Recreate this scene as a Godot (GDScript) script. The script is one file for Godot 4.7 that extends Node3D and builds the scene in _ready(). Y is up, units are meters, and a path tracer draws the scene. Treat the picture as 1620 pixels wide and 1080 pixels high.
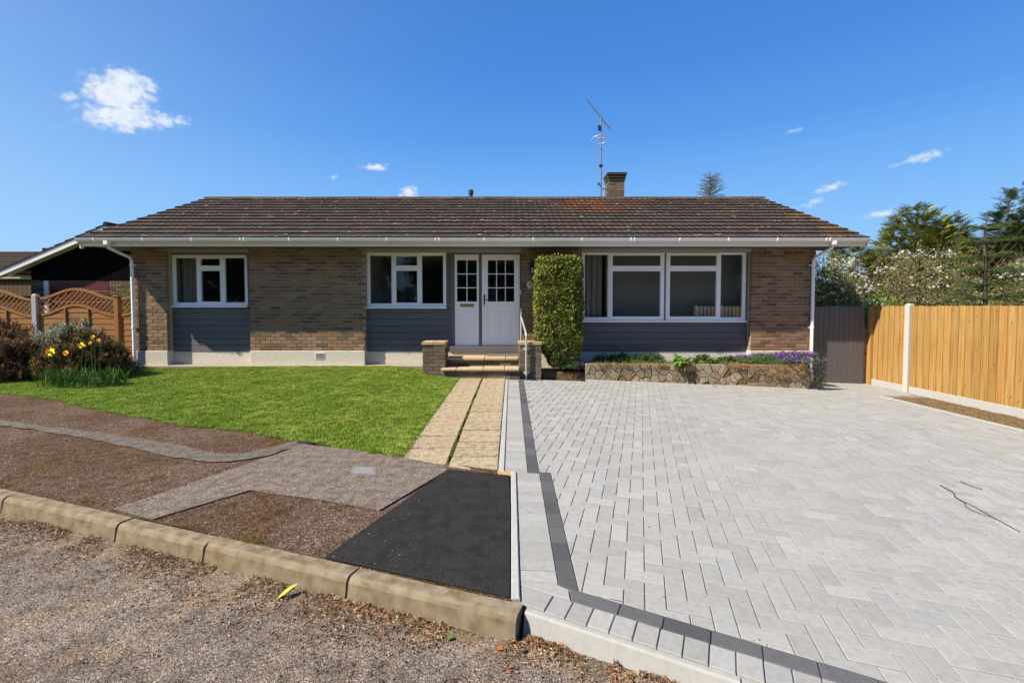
extends Node3D
# Brick bungalow seen from the road. World: x right, y up, the house lies towards -z. The lens stands at x 0, z 0.

var rng := RandomNumberGenerator.new()
var MAT := {}
var TEX := {}
const GROUND_XF := Transform3D(Basis(Vector3(1, 0, 0), Vector3(0, 0, -1), Vector3(0, 1, 0)), Vector3.ZERO)  # (x, depth, height) to world


class MB:
	var v := PackedVector3Array()
	var n := PackedVector3Array()
	var c := PackedColorArray()
	var idx := PackedInt32Array()
	var col := Color(1, 1, 1)

	func tri(a: Vector3, b: Vector3, d: Vector3) -> void:   # counter-clockwise from outside
		var m := (b - a).cross(d - a)
		if m.length_squared() < 1e-14:
			return
		m = m.normalized()
		var s := v.size()
		v.append(a); v.append(d); v.append(b)
		for k in 3:
			n.append(m); c.append(col); idx.append(s + k)

	func quad(a: Vector3, b: Vector3, d: Vector3, e: Vector3) -> void:
		tri(a, b, d)
		tri(a, d, e)

	func tri_out(a: Vector3, b: Vector3, d: Vector3, o: Vector3) -> void:
		if (b - a).cross(d - a).dot((a + b + d) / 3.0 - o) < 0.0:
			tri(a, d, b)
		else:
			tri(a, b, d)

	func quad_out(a: Vector3, b: Vector3, d: Vector3, e: Vector3, o: Vector3) -> void:
		if (b - a).cross(d - a).dot((a + b + d + e) / 4.0 - o) < 0.0:
			quad(a, e, d, b)
		else:
			quad(a, b, d, e)

	func cbox(o: Vector3, s: Vector3, b := 0.0, bas := Basis()) -> void:   # box with chamfered edges
		var h := s * 0.5
		b = minf(b, minf(h.x, minf(h.y, h.z)) * 0.9)
		var P := func(axis: int, sg: Vector3) -> Vector3:
			var q := Vector3(sg.x * (h.x - b), sg.y * (h.y - b), sg.z * (h.z - b))
			q[axis] = sg[axis] * h[axis]
			return o + bas * q
		for a in 3:
			var u := (a + 1) % 3
			var w := (a + 2) % 3
			for sa: float in [-1.0, 1.0]:
				var k := []
				for p: Vector2 in [Vector2(-1, -1), Vector2(1, -1), Vector2(1, 1), Vector2(-1, 1)]:
					var sg := Vector3()
					sg[a] = sa; sg[u] = p.x; sg[w] = p.y
					k.append(P.call(a, sg))
				quad_out(k[0], k[1], k[2], k[3], o)
				if b > 0.0:
					for su: float in [-1.0, 1.0]:
						var s1 := Vector3(); s1[a] = sa; s1[u] = su; s1[w] = -1.0
						var s2 := s1; s2[w] = 1.0
						quad_out(P.call(a, s1), P.call(a, s2), P.call(u, s2), P.call(u, s1), o)
		if b > 0.0:
			for m in 8:
				var sg := Vector3(1.0 if m & 1 else -1.0, 1.0 if m & 2 else -1.0, 1.0 if m & 4 else -1.0)
				tri_out(P.call(0, sg), P.call(1, sg), P.call(2, sg), o)

	func span(a: Vector3, b: Vector3, ch := 0.0) -> void:   # box between two corners
		cbox((a + b) * 0.5, (b - a).abs(), ch)

	func slab(poly: PackedVector2Array, z0: float, z1: float, ch: float, xf: Transform3D, sides := true) -> void:
		# a polygon (local x, y) raised from z0 to z1 with a chamfer at the top
		var p := poly
		if Geometry2D.is_polygon_clockwise(p):
			p = poly.duplicate(); p.reverse()
		var m := p.size()
		var t := PackedVector2Array()
		for i in m:
			if ch <= 0.0:
				t.append(p[i])
				continue
			var e1 := (p[i] - p[(i + m - 1) % m]).normalized()
			var e2 := (p[(i + 1) % m] - p[i]).normalized()
			var n1 := Vector2(-e1.y, e1.x)
			var n2 := Vector2(-e2.y, e2.x)
			t.append(p[i] + (n1 + n2) / maxf(1.0 + n1.dot(n2), 0.3) * ch)
		var ids := Geometry2D.triangulate_polygon(t)
		var up := xf.basis.z
		for i in range(0, ids.size(), 3):
			var a := xf * Vector3(t[ids[i]].x, t[ids[i]].y, z1)
			var b := xf * Vector3(t[ids[i + 1]].x, t[ids[i + 1]].y, z1)
			var d := xf * Vector3(t[ids[i + 2]].x, t[ids[i + 2]].y, z1)
			if (b - a).cross(d - a).dot(up) < 0.0:
				tri(a, d, b)
			else:
				tri(a, b, d)
		for i in m:
			var j := (i + 1) % m
			var ta := xf * Vector3(t[i].x, t[i].y, z1)
			var tb := xf * Vector3(t[j].x, t[j].y, z1)
			var ma := xf * Vector3(p[i].x, p[i].y, z1 - ch)
			var mb := xf * Vector3(p[j].x, p[j].y, z1 - ch)
			if ch > 0.0:
				quad(ma, mb, tb, ta)
			if sides:
				quad(xf * Vector3(p[i].x, p[i].y, z0), xf * Vector3(p[j].x, p[j].y, z0), mb, ma)

	func tube(pts: Array, r0: float, r1: float, sides := 8, caps := true) -> void:
		var count := pts.size()
		var ref := Vector3(0.13, 0.97, 0.21)
		var first := v.size()
		for i in count:
			var d: Vector3 = (pts[mini(i + 1, count - 1)] - pts[maxi(i - 1, 0)]).normalized()
			var rr := ref if absf(d.dot(ref)) < 0.95 else Vector3(1, 0.1, 0.2).normalized()
			var u := d.cross(rr).normalized()
			var w := u.cross(d).normalized()
			var r := lerpf(r0, r1, float(i) / maxf(1.0, count - 1.0))
			for k in sides:
				var a := TAU * k / sides
				var dir := u * cos(a) + w * sin(a)
				v.append(pts[i] + dir * r); n.append(dir); c.append(col)
		for i in count - 1:
			for k in sides:
				var a := first + i * sides + k
				var b := first + i * sides + (k + 1) % sides
				idx.append_array(PackedInt32Array([a, b, b + sides, a, b + sides, a + sides]))
		if caps:
			for e in [0, count - 1]:
				var base: int = first + e * sides
				for k in range(1, sides - 1):
					tri_out(v[base], v[base + k], v[base + k + 1], pts[1] if e == 0 else pts[count - 2])

	func grid(nx: int, nz: int, f: Callable, face := Vector3.UP) -> void:   # f(i, j) gives [place, colour]; smooth
		var first := v.size()
		var P := []
		for j in nz + 1:
			for i in nx + 1:
				var e: Array = f.call(i, j)
				P.append(e[0]); c.append(e[1])
		for j in nz + 1:
			for i in nx + 1:
				var dx: Vector3 = P[j * (nx + 1) + mini(i + 1, nx)] - P[j * (nx + 1) + maxi(i - 1, 0)]
				var dz: Vector3 = P[mini(j + 1, nz) * (nx + 1) + i] - P[maxi(j - 1, 0) * (nx + 1) + i]
				var m := dx.cross(dz).normalized()
				v.append(P[j * (nx + 1) + i]); n.append(m if m.dot(face) >= 0.0 else -m)
		for j in nz:
			for i in nx:
				var a := first + j * (nx + 1) + i
				var q := [a, a + 1, a + nx + 2, a + nx + 1]
				var m: Vector3 = (v[q[1]] - v[q[0]]).cross(v[q[2]] - v[q[0]])
				if m.dot(n[a]) < 0.0:
					idx.append_array(PackedInt32Array([q[0], q[1], q[2], q[0], q[2], q[3]]))
				else:
					idx.append_array(PackedInt32Array([q[0], q[2], q[1], q[0], q[3], q[2]]))

	func mesh() -> ArrayMesh:
		var a := []
		a.resize(Mesh.ARRAY_MAX)
		a[Mesh.ARRAY_VERTEX] = v
		a[Mesh.ARRAY_NORMAL] = n
		a[Mesh.ARRAY_COLOR] = c
		a[Mesh.ARRAY_INDEX] = idx
		var m := ArrayMesh.new()
		m.add_surface_from_arrays(Mesh.PRIMITIVE_TRIANGLES, a)
		return m


# ---------------------------------------------------------------- nodes
func numbered(called: String) -> String:
	if not has_node(called):
		return called
	var k := 1
	while has_node("%s_%03d" % [called, k]):
		k += 1
	return "%s_%03d" % [called, k]

func tag(o: Node, label := "", category := "", group := "", kind := "") -> void:
	if label: o.set_meta("label", label)
	if category: o.set_meta("category", category)
	if group: o.set_meta("group", group)
	if kind: o.set_meta("kind", kind)

func thing(called: String, label: String, category: String, at := Vector3.ZERO, group := "") -> Node3D:
	var o := Node3D.new()
	o.name = numbered(called)
	add_child(o)
	o.position = at
	tag(o, label, category, group)
	return o

func setting(called: String, label: String) -> Node3D:
	var o := Node3D.new()
	o.name = numbered(called)
	add_child(o)
	tag(o, label, "", "", "structure")
	return o

func origin_of(o: Node) -> Vector3:
	var p := Vector3.ZERO
	while o is Node3D and o != self:
		p += o.position
		o = o.get_parent()
	return p

func put(parent: Node, called: String, mesh: Mesh, m: Material, kind := "") -> MeshInstance3D:
	# a mesh whose points are in world coordinates, hung under a thing or part that is not turned
	var o := MeshInstance3D.new()
	o.name = called
	o.mesh = mesh
	o.material_override = m
	o.position = -origin_of(parent)
	parent.add_child(o, true)
	if kind: o.set_meta("kind", kind)
	return o

func place(parent: Node, called: String, mesh: Mesh, m: Material, xf: Transform3D) -> MeshInstance3D:
	var o := MeshInstance3D.new()
	o.name = called
	o.mesh = mesh
	o.material_override = m
	o.transform = xf
	o.position -= origin_of(parent)
	parent.add_child(o, true)
	return o

func group_node(parent: Node, called: String, at: Vector3) -> Node3D:   # a part that holds sub-parts
	var o := Node3D.new()
	o.name = called
	o.position = at - origin_of(parent)
	parent.add_child(o, true)
	return o

func bake(parent: Node, called: String, mesh: Mesh, m: Material, xs: Array, cols: Array) -> MeshInstance3D:
	# the same spread of small pieces, but joined into one mesh that belongs to its thing
	var arr := mesh.surface_get_arrays(0)
	var tints := {}
	var st := SurfaceTool.new()
	st.begin(Mesh.PRIMITIVE_TRIANGLES)
	for i in xs.size():
		var c: Color = cols[i]
		var key := Vector3i(roundi(log(maxf(c.r, 0.004)) * 5.0), roundi(log(maxf(c.g, 0.004)) * 5.0), roundi(log(maxf(c.b, 0.004)) * 4.0))
		if not tints.has(key):
			var a := arr.duplicate()
			var vc: PackedColorArray = a[Mesh.ARRAY_COLOR].duplicate()
			for k in vc.size():
				vc[k] = vc[k] * c
			a[Mesh.ARRAY_COLOR] = vc
			var t := ArrayMesh.new()
			t.add_surface_from_arrays(Mesh.PRIMITIVE_TRIANGLES, a)
			tints[key] = t
		st.append_from(tints[key], 0, xs[i])
	return put(parent, called, st.commit(), m)

func scatter(parent: Node, called: String, mesh: Mesh, m: Material, xs: Array, cols: Array, kind := "") -> MultiMeshInstance3D:
	var mm := MultiMesh.new()
	mm.transform_format = MultiMesh.TRANSFORM_3D
	mm.use_colors = true
	mm.mesh = mesh
	mm.instance_count = xs.size()
	for i in xs.size():
		mm.set_instance_transform(i, xs[i])
		mm.set_instance_color(i, cols[i])
	var o := MultiMeshInstance3D.new()
	o.name = called
	o.multimesh = mm
	o.material_override = m
	o.position = -origin_of(parent) if parent != self else Vector3.ZERO
	parent.add_child(o, true)
	if kind: o.set_meta("kind", kind)
	return o

func rnd(a: float, b: float) -> float:
	return rng.randf_range(a, b)

func rdir() -> Vector3:
	var y := rnd(-1, 1)
	var a := rnd(0, TAU)
	var r := sqrt(1.0 - y * y)
	return Vector3(r * cos(a), y, r * sin(a))

func tone(c: Color, spread: float, hue := 0.0) -> Color:
	var k := 1.0 + rnd(-spread, spread)
	return Color(c.r * k * (1.0 + rnd(-hue, hue)), c.g * k * (1.0 + rnd(-hue, hue) * 0.5), c.b * k * (1.0 + rnd(-hue, hue)))


# ---------------------------------------------------------------- materials
func ntex(key: String, type: int, freq: float, size: int, ramp: Array, sd: int, oct := 4, ret := 1, normal := false) -> NoiseTexture2D:
	var f := FastNoiseLite.new()
	f.noise_type = type
	f.frequency = freq
	f.seed = sd
	f.fractal_octaves = oct
	if oct <= 1:
		f.fractal_type = FastNoiseLite.FRACTAL_NONE
	f.cellular_return_type = ret
	f.cellular_jitter = 0.9
	var t := NoiseTexture2D.new()
	t.width = size
	t.height = size
	t.seamless = true
	t.seamless_blend_skirt = 0.08
	t.noise = f
	if ramp.size():
		var g := Gradient.new()
		g.offsets = PackedFloat32Array(ramp.map(func(e): return e[0]))
		g.colors = PackedColorArray(ramp.map(func(e): return e[1]))
		t.color_ramp = g
	TEX[key] = t
	return t

func grey(x: float) -> Color:
	return Color(x, x, x)

func mat(key: String, lin: Color, rough: float, tex := "", scale := Vector3.ONE, bump := "", bump_cm := 0.0, over := "", over_scale := 0.3, spec := 0.5) -> StandardMaterial3D:
	var m := StandardMaterial3D.new()
	m.resource_name = key
	m.albedo_color = lin.linear_to_srgb()
	m.roughness = rough
	m.metallic_specular = spec
	m.vertex_color_use_as_albedo = true
	m.uv1_triplanar = true
	m.uv1_world_triplanar = true
	m.uv1_scale = scale
	m.uv1_triplanar_sharpness = 4.0
	if tex: m.albedo_texture = TEX[tex]
	if bump:
		m.heightmap_enabled = true
		m.heightmap_texture = TEX[bump]
		m.heightmap_scale = bump_cm
	if over:
		m.detail_enabled = true
		m.detail_blend_mode = BaseMaterial3D.BLEND_MODE_MUL
		m.detail_albedo = TEX[over]
		m.detail_uv_layer = BaseMaterial3D.DETAIL_UV_2
		m.uv2_triplanar = true
		m.uv2_world_triplanar = true
		m.uv2_scale = Vector3.ONE * over_scale
	MAT[key] = m
	return m

func leaf_mat(key: String, through: Color) -> void:
	var m := StandardMaterial3D.new()
	m.resource_name = key
	m.vertex_color_use_as_albedo = true
	m.roughness = 0.5
	m.metallic_specular = 0.2
	m.backlight_enabled = true
	m.backlight = through
	m.cull_mode = BaseMaterial3D.CULL_DISABLED
	MAT[key] = m

func build_materials() -> void:
	var S := FastNoiseLite.TYPE_SIMPLEX_SMOOTH
	var C := FastNoiseLite.TYPE_CELLULAR
	var P := FastNoiseLite.TYPE_PERLIN
	ntex("mild", S, 0.03, 512, [[0.0, grey(0.90)], [0.5, grey(0.97)], [1.0, grey(1.0)]], 4, 4)
	ntex("fine", S, 0.06, 512, [[0.0, grey(0.80)], [0.5, grey(0.92)], [1.0, grey(1.0)]], 3, 4)
	ntex("blotch", S, 0.012, 512, [[0.0, grey(0.72)], [0.45, grey(0.90)], [1.0, grey(1.0)]], 9, 4)
	ntex("stones", C, 0.085, 1024, [[0.0, Color(0.34, 0.31, 0.29)], [0.25, Color(0.49, 0.45, 0.41)], [0.5, Color(0.58, 0.53, 0.49)], [0.75, Color(0.66, 0.61, 0.56)], [0.93, Color(0.75, 0.71, 0.65)], [1.0, Color(0.88, 0.85, 0.80)]], 5, 1, FastNoiseLite.RETURN_CELL_VALUE)
	ntex("chips", C, 0.085, 1024, [[0.0, Color(0.25, 0.21, 0.185)], [0.3, Color(0.40, 0.35, 0.31)], [0.6, Color(0.50, 0.445, 0.40)], [0.86, Color(0.60, 0.545, 0.49)], [1.0, Color(0.84, 0.79, 0.72)]], 6, 1, FastNoiseLite.RETURN_CELL_VALUE)
	ntex("chips_h", C, 0.085, 1024, [], 6, 1, FastNoiseLite.RETURN_DISTANCE)
	ntex("stones_h", C, 0.085, 1024, [], 5, 1, FastNoiseLite.RETURN_DISTANCE)
	ntex("tarmac", C, 0.11, 1024, [[0.0, grey(0.24)], [0.6, grey(0.34)], [0.93, Color(0.42, 0.40, 0.38)], [1.0, Color(0.62, 0.58, 0.54)]], 15, 1, FastNoiseLite.RETURN_CELL_VALUE)
	ntex("tarmac_h", C, 0.11, 1024, [], 15, 1, FastNoiseLite.RETURN_DISTANCE)
	ntex("speckle", S, 0.22, 512, [[0.0, grey(0.74)], [0.35, grey(0.90)], [0.7, grey(0.96)], [1.0, grey(1.0)]], 21, 3)
	ntex("rough_h", S, 0.10, 512, [], 33, 5)
	ntex("lichen", S, 0.05, 1024, [[0.0, Color(0.62, 0.58, 0.56)], [0.4, Color(0.82, 0.78, 0.76)], [0.74, Color(1, 0.97, 0.95)], [0.80, Color(1, 0.98, 0.95)]], 41, 5)
	ntex("wood", P, 0.022, 1024, [[0.0, Color(0.74, 0.60, 0.44)], [0.35, Color(0.88, 0.80, 0.68)], [0.6, Color(0.95, 0.91, 0.83)], [1.0, Color(1.0, 0.98, 0.94)]], 55, 3)
	ntex("wood_big", S, 0.008, 512, [[0.0, Color(0.78, 0.68, 0.58)], [0.5, Color(0.94, 0.90, 0.84)], [1.0, grey(1.0)]], 58, 3)
	ntex("slab_wear", S, 0.02, 1024, [[0.0, Color(0.52, 0.47, 0.38)], [0.3, Color(0.74, 0.68, 0.58)], [0.5, Color(0.92, 0.86, 0.76)], [1.0, Color(1.0, 0.97, 0.91)]], 61, 6)
	ntex("grime", S, 0.014, 1024, [[0.0, Color(0.72, 0.65, 0.56)], [0.4, Color(0.88, 0.84, 0.77)], [0.7, Color(0.97, 0.95, 0.92)], [1.0, grey(1.0)]], 83, 6)
	ntex("soil_t", C, 0.05, 512, [[0.0, Color(0.45, 0.36, 0.25)], [0.5, Color(0.72, 0.62, 0.48)], [1.0, Color(0.95, 0.87, 0.74)]], 71, 1, FastNoiseLite.RETURN_CELL_VALUE)

	mat("road", Color(0.82, 0.79, 0.76), 0.95, "stones", Vector3.ONE * 2.1, "stones_h", 0.35, "blotch", 0.9, 0.2)
	mat("footway", Color(0.66, 0.62, 0.60), 0.95, "chips", Vector3.ONE * 1.7, "chips_h", 0.4, "blotch", 1.1, 0.2)
	mat("patch_grey", Color(0.72, 0.71, 0.70), 0.95, "stones", Vector3.ONE * 2.3, "stones_h", 0.15, "blotch", 1.2, 0.2)
	mat("patch_dark", Color(0.27, 0.265, 0.27), 0.85, "tarmac", Vector3.ONE * 2.4, "tarmac_h", 0.18, "blotch", 1.0, 0.3)
	mat("kerb_old", Color(0.315, 0.275, 0.215), 0.95, "speckle", Vector3.ONE * 3.5, "rough_h", 0.25, "grime", 0.7, 0.2)
	mat("concrete", Color(0.62, 0.62, 0.60), 0.9, "speckle", Vector3.ONE * 4.0, "rough_h", 0.08, "mild", 1.4, 0.3)
	mat("paver", Color(1, 1, 1), 0.85, "speckle", Vector3.ONE * 6.0, "rough_h", 0.05, "mild", 1.3, 0.3)
	mat("joint_sand", Color(0.24, 0.23, 0.215), 0.98, "speckle", Vector3.ONE * 8.0)
	mat("path_slab", Color(0.54, 0.505, 0.43), 0.95, "slab_wear", Vector3.ONE * 2.2, "rough_h", 0.2, "blotch", 1.5, 0.2)
	mat("step_slab", Color(0.57, 0.495, 0.395), 0.92, "slab_wear", Vector3.ONE * 2.6, "rough_h", 0.2)
	mat("brick", Color(1.0, 0.98, 0.95), 0.92, "speckle", Vector3.ONE * 7.0, "rough_h", 0.12, "", 0.3, 0.2)
	mat("mortar", Color(0.46, 0.40, 0.31), 0.97, "speckle", Vector3.ONE * 7.0)
	mat("render", Color(0.80, 0.735, 0.62), 0.95, "fine", Vector3.ONE * 2.5, "rough_h", 0.12, "mild", 0.9, 0.2)
	mat("roof_tile", Color(1, 1, 1), 0.92, "lichen", Vector3.ONE * 1.7, "rough_h", 0.25, "blotch", 1.1, 0.2)
	mat("upvc", Color(0.91, 0.91, 0.91), 0.35, "", Vector3.ONE)
	mat("white_paint", Color(0.84, 0.83, 0.80), 0.45, "mild", Vector3.ONE * 1.2)
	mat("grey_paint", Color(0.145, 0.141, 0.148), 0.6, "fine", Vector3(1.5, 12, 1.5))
	mat("gate_paint", Color(0.115, 0.105, 0.110), 0.6, "fine", Vector3(12, 1.5, 12))
	mat("fence_wood", Color(0.43, 0.295, 0.125), 0.8, "wood", Vector3(2.6, 0.06, 2.6), "", 0.0, "", 0.7, 0.3)
	mat("trellis_wood", Color(0.36, 0.195, 0.09), 0.8, "wood", Vector3(0.7, 9, 9), "", 0.0, "", 0.7, 0.3)
	mat("old_wood", Color(0.13, 0.085, 0.055), 0.9, "wood", Vector3(9, 0.6, 9))
	mat("black_wood", Color(0.008, 0.0065, 0.006), 0.95, "fine", Vector3(9, 0.6, 9), "", 0.0, "", 0.3, 0.1)
	mat("red_paint", Color(0.11, 0.008, 0.007), 0.5, "fine", Vector3.ONE)
	mat("soil", Color(0.33, 0.27, 0.195), 1.0, "soil_t", Vector3.ONE * 2.5, "rough_h", 0.8)
	mat("earth_grass", Color(0.10, 0.145, 0.025), 1.0, "fine", Vector3.ONE * 3.0, "rough_h", 0.8, "blotch", 0.6, 0.1)
	mat("stone", Color(1, 1, 1), 0.95, "slab_wear", Vector3.ONE * 3.0, "rough_h", 0.5, "", 0.3, 0.2)
	mat("bark", Color(0.16, 0.11, 0.075), 0.95, "fine", Vector3(8, 1.5, 8), "rough_h", 0.4)
	mat("plaster", Color(0.34, 0.32, 0.28), 0.9)
	mat("carpet", Color(0.17, 0.135, 0.10), 1.0)
	mat("cloth", Color(0.22, 0.20, 0.16), 0.95)
	mat("blind", Color(0.15, 0.165, 0.15), 0.9)
	mat("galvanised", Color(0.55, 0.57, 0.60), 0.38)
	MAT.galvanised.metallic = 0.55
	mat("alloy", Color(0.20, 0.20, 0.21), 0.5)
	MAT.alloy.metallic = 0.5
	mat("brass", Color(0.42, 0.33, 0.11), 0.35)
	MAT.brass.metallic = 0.8
	mat("black_metal", Color(0.02, 0.02, 0.022), 0.5)
	mat("iron_cover", Color(0.26, 0.25, 0.24), 0.7, "speckle", Vector3.ONE * 6.0, "rough_h", 0.2)
	mat("petal", Color(1, 1, 1), 0.6)
	mat("twig_bark", Color(0.10, 0.07, 0.05), 0.9)
	leaf_mat("leaf", Color(0.35, 0.42, 0.12))
	leaf_mat("needle", Color(0.10, 0.12, 0.05))
	leaf_mat("blade", Color(0.45, 0.55, 0.12))
	leaf_mat("litter", Color(0.12, 0.08, 0.04))
	var g := StandardMaterial3D.new()
	g.resource_name = "glass"
	g.albedo_color = Color(0.10, 0.13, 0.12, 0.03)
	g.transparency = BaseMaterial3D.TRANSPARENCY_ALPHA
	g.roughness = 0.02
	MAT.glass = g


# ---------------------------------------------------------------- light and lens
func build_sky() -> void:
	var W := 4096
	var H := 2048
	var sun := Vector3(-0.654, 0.707, 0.269).normalized()
	# clear air: deep blue overhead, paler towards the horizon and a little towards the sun
	var small := Image.create(132, 512, false, Image.FORMAT_RGBF)
	var stops := [[-90.0, Color(0.30, 0.40, 0.55)], [0.0, Color(0.42, 0.71, 1.0)], [7.0, Color(0.29, 0.59, 0.98)], [13.0, Color(0.195, 0.465, 0.94)], [19.0, Color(0.110, 0.345, 0.84)], [26.0, Color(0.074, 0.265, 0.74)], [34.0, Color(0.058, 0.218, 0.645)], [50.0, Color(0.050, 0.185, 0.56)], [90.0, Color(0.044, 0.16, 0.50)]]
	for j in 512:
		var el := 90.0 - (j + 0.5) / 512.0 * 180.0
		var k := 0
		while k < stops.size() - 2 and el > stops[k + 1][0]:
			k += 1
		var base: Color = stops[k][1].lerp(stops[k + 1][1], clampf((el - stops[k][0]) / (stops[k + 1][0] - stops[k][0]), 0.0, 1.0))
		for i in 132:
			var az := (i - 2 + 0.5) / 128.0 * TAU      # column 0 looks along -z; two columns over on either side close the seam
			var e := deg_to_rad(el)
			var dir := Vector3(sin(az) * cos(e), sin(e), -cos(az) * cos(e))
			var toward := maxf(0.0, dir.dot(sun))
			var w := minf(0.55, 1.3 * toward * toward * clampf(1.0 - el / 45.0, 0.15, 1.0))
			small.set_pixel(i, j, base.lerp(Color(0.66, 0.86, 1.0), w))
	small.resize(132 * 32, H, Image.INTERPOLATE_CUBIC)
	small = small.get_region(Rect2i(64, 0, W, H))
	var f := FastNoiseLite.new()
	f.noise_type = FastNoiseLite.TYPE_SIMPLEX_SMOOTH
	f.seed = 12
	f.frequency = 0.34
	f.fractal_octaves = 5
	f.fractal_gain = 0.58
	# clouds: [azimuth, elevation, half width, half height, slant, strength], degrees
	var puffs := [
		[[-39.6, 19.0, 2.4, 1.5, 0.1, 1.15], [-38.9, 20.4, 1.7, 0.8, 0.0, 1.0], [-39.4, 17.2, 2.8, 1.1, 0.12, 1.05], [-37.2, 20.2, 0.8, 0.6, 0.0, 0.75], [-36.6, 17.4, 2.2, 0.7, 0.22, 0.75], [-35.0, 17.7, 1.0, 0.45, 0.2, 0.62], [-42.9, 17.9, 1.2, 0.45, 0.2, 0.50], [-39.8, 16.3, 1.8, 0.5, 0.0, 0.7]],
		[[-16.1, 15.8, 1.6, 0.42, 0.12, 0.78]], [[-12.3, 13.2, 1.0, 0.8, 0.1, 0.95]], [[-20.6, 14.4, 0.6, 0.35, 0.0, 0.42]],
		[[31.0, 17.65, 1.5, 0.22, 0.12, 0.40]], [[41.2, 13.4, 1.5, 0.42, 0.1, 0.72], [39.4, 13.1, 1.0, 0.25, 0.1, 0.5]],
		[[33.9, 11.75, 1.5, 0.45, 0.2, 0.62], [32.4, 10.4, 1.9, 0.5, 0.3, 0.44]], [[38.3, 8.8, 1.6, 0.36, 0.05, 0.62]], [[-44.0, 15.2, 0.8, 0.25, 0.0, 0.3]],
	]
	for set in puffs:
		var lo := Vector2(999, 999)
		var hi := -lo
		for p in set:
			lo = lo.min(Vector2(p[0] - p[2] * 2.2, p[1] - p[3] * 2.4))
			hi = hi.max(Vector2(p[0] + p[2] * 2.2, p[1] + p[3] * 2.4))
		for y in range(int((90.0 - hi.y) / 180.0 * H), int((90.0 - lo.y) / 180.0 * H) + 1):
			for x in range(int(lo.x / 360.0 * W), int(hi.x / 360.0 * W) + 1):
				var az := (x + 0.5) / W * 360.0
				var el := 90.0 - (y + 0.5) / H * 180.0
				var d := 0.0
				for p in set:
					var dx: float = (az - p[0]) / p[2]
					var dy: float = (el - p[1] - (az - p[0]) * p[4]) / p[3]
					d = maxf(d, p[5] * exp(-0.9 * (dx * dx + dy * dy)))
				var noise := f.get_noise_2d(az * 2.6, el * 4.2)
				var a := smoothstep(0.16, 0.98, d + noise * 0.52 * smoothstep(0.04, 0.35, d))
				if a > 0.0:
					var lit := Color(0.88, 0.93, 1.0) if f.get_noise_2d(az * 2.0 + 90.0, el * 3.0) > -0.1 else Color(0.80, 0.87, 0.98)
					small.set_pixel(posmod(x, W), y, small.get_pixel(posmod(x, W), y).lerp(lit, a * 0.94))
	var pano := PanoramaSkyMaterial.new()
	pano.panorama = ImageTexture.create_from_image(small)
	var sky := Sky.new()
	sky.sky_material = pano
	var e := Environment.new()
	e.background_mode = Environment.BG_SKY
	e.sky = sky
	e.background_energy_multiplier = 0.54
	e.tonemap_mode = Environment.TONE_MAPPER_LINEAR
	e.tonemap_exposure = 1.85
	e.sdfgi_enabled = true
	e.ssao_enabled = true
	e.ssil_enabled = true
	var we := WorldEnvironment.new()
	we.name = "world_environment"
	we.environment = e
	add_child(we)

	var l := DirectionalLight3D.new()
	l.name = "sun"
	l.light_energy = 1.6
	l.light_color = Color(1.0, 0.955, 0.88)
	l.light_angular_distance = 0.53
	l.shadow_enabled = true
	add_child(l)
	l.look_at_from_position(sun * 10.0, Vector3.ZERO, Vector3.UP)

	var cam := Camera3D.new()
	cam.name = "camera"
	add_child(cam)
	cam.position = Vector3(0, 1.43, 0)
	cam.rotation = Vector3(-atan(27.0 / 740.0), 0, 0)
	# a 16 mm wide lens, shifted down a little
	cam.set_frustum(0.05 * 1080.0 / 740.0, Vector2(0.00007, -0.05 * 28.0 / 740.0), 0.05, 900.0)
	cam.current = true


# ---------------------------------------------------------------- ground, road, footway, kerb
func kerb_d(x: float) -> float:      # depth of the back of the old kerb
	return 2.222 - 0.352 * x

func drop_d(x: float) -> float:      # depth of the top edge of the new dropped kerb
	return 2.2175 - 0.46 * x

func lawn_d(x: float) -> float:      # where lawn meets footway
	var k := [[-40.0, 19.3], [-8.45, 7.68], [-7.03, 7.16], [-5.67, 6.41], [-4.87, 6.04], [-3.96, 5.58], [-3.06, 5.30], [-2.60, 5.07], [-2.01, 4.79], [-1.57, 4.62], [-1.03, 4.38]]
	var wander := 0.014 * sin(x * 5.3) + 0.011 * sin(x * 12.1 + 1.0) + 0.008 * sin(x * 29.7) if x < -1.3 else 0.0
	for i in k.size() - 1:
		if x <= k[i + 1][0]:
			return wander + lerpf(k[i][1], k[i + 1][1], (x - k[i][0]) / (k[i + 1][0] - k[i][0]))
	return 4.38

func lawn_y(x: float, d: float) -> float:
	var t := clampf((d - lawn_d(x)) / 4.5, 0.0, 1.0)
	return 0.020 + 0.132 * smoothstep(0.0, 1.0, t) * smoothstep(-1.0, -2.8, x)

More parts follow.
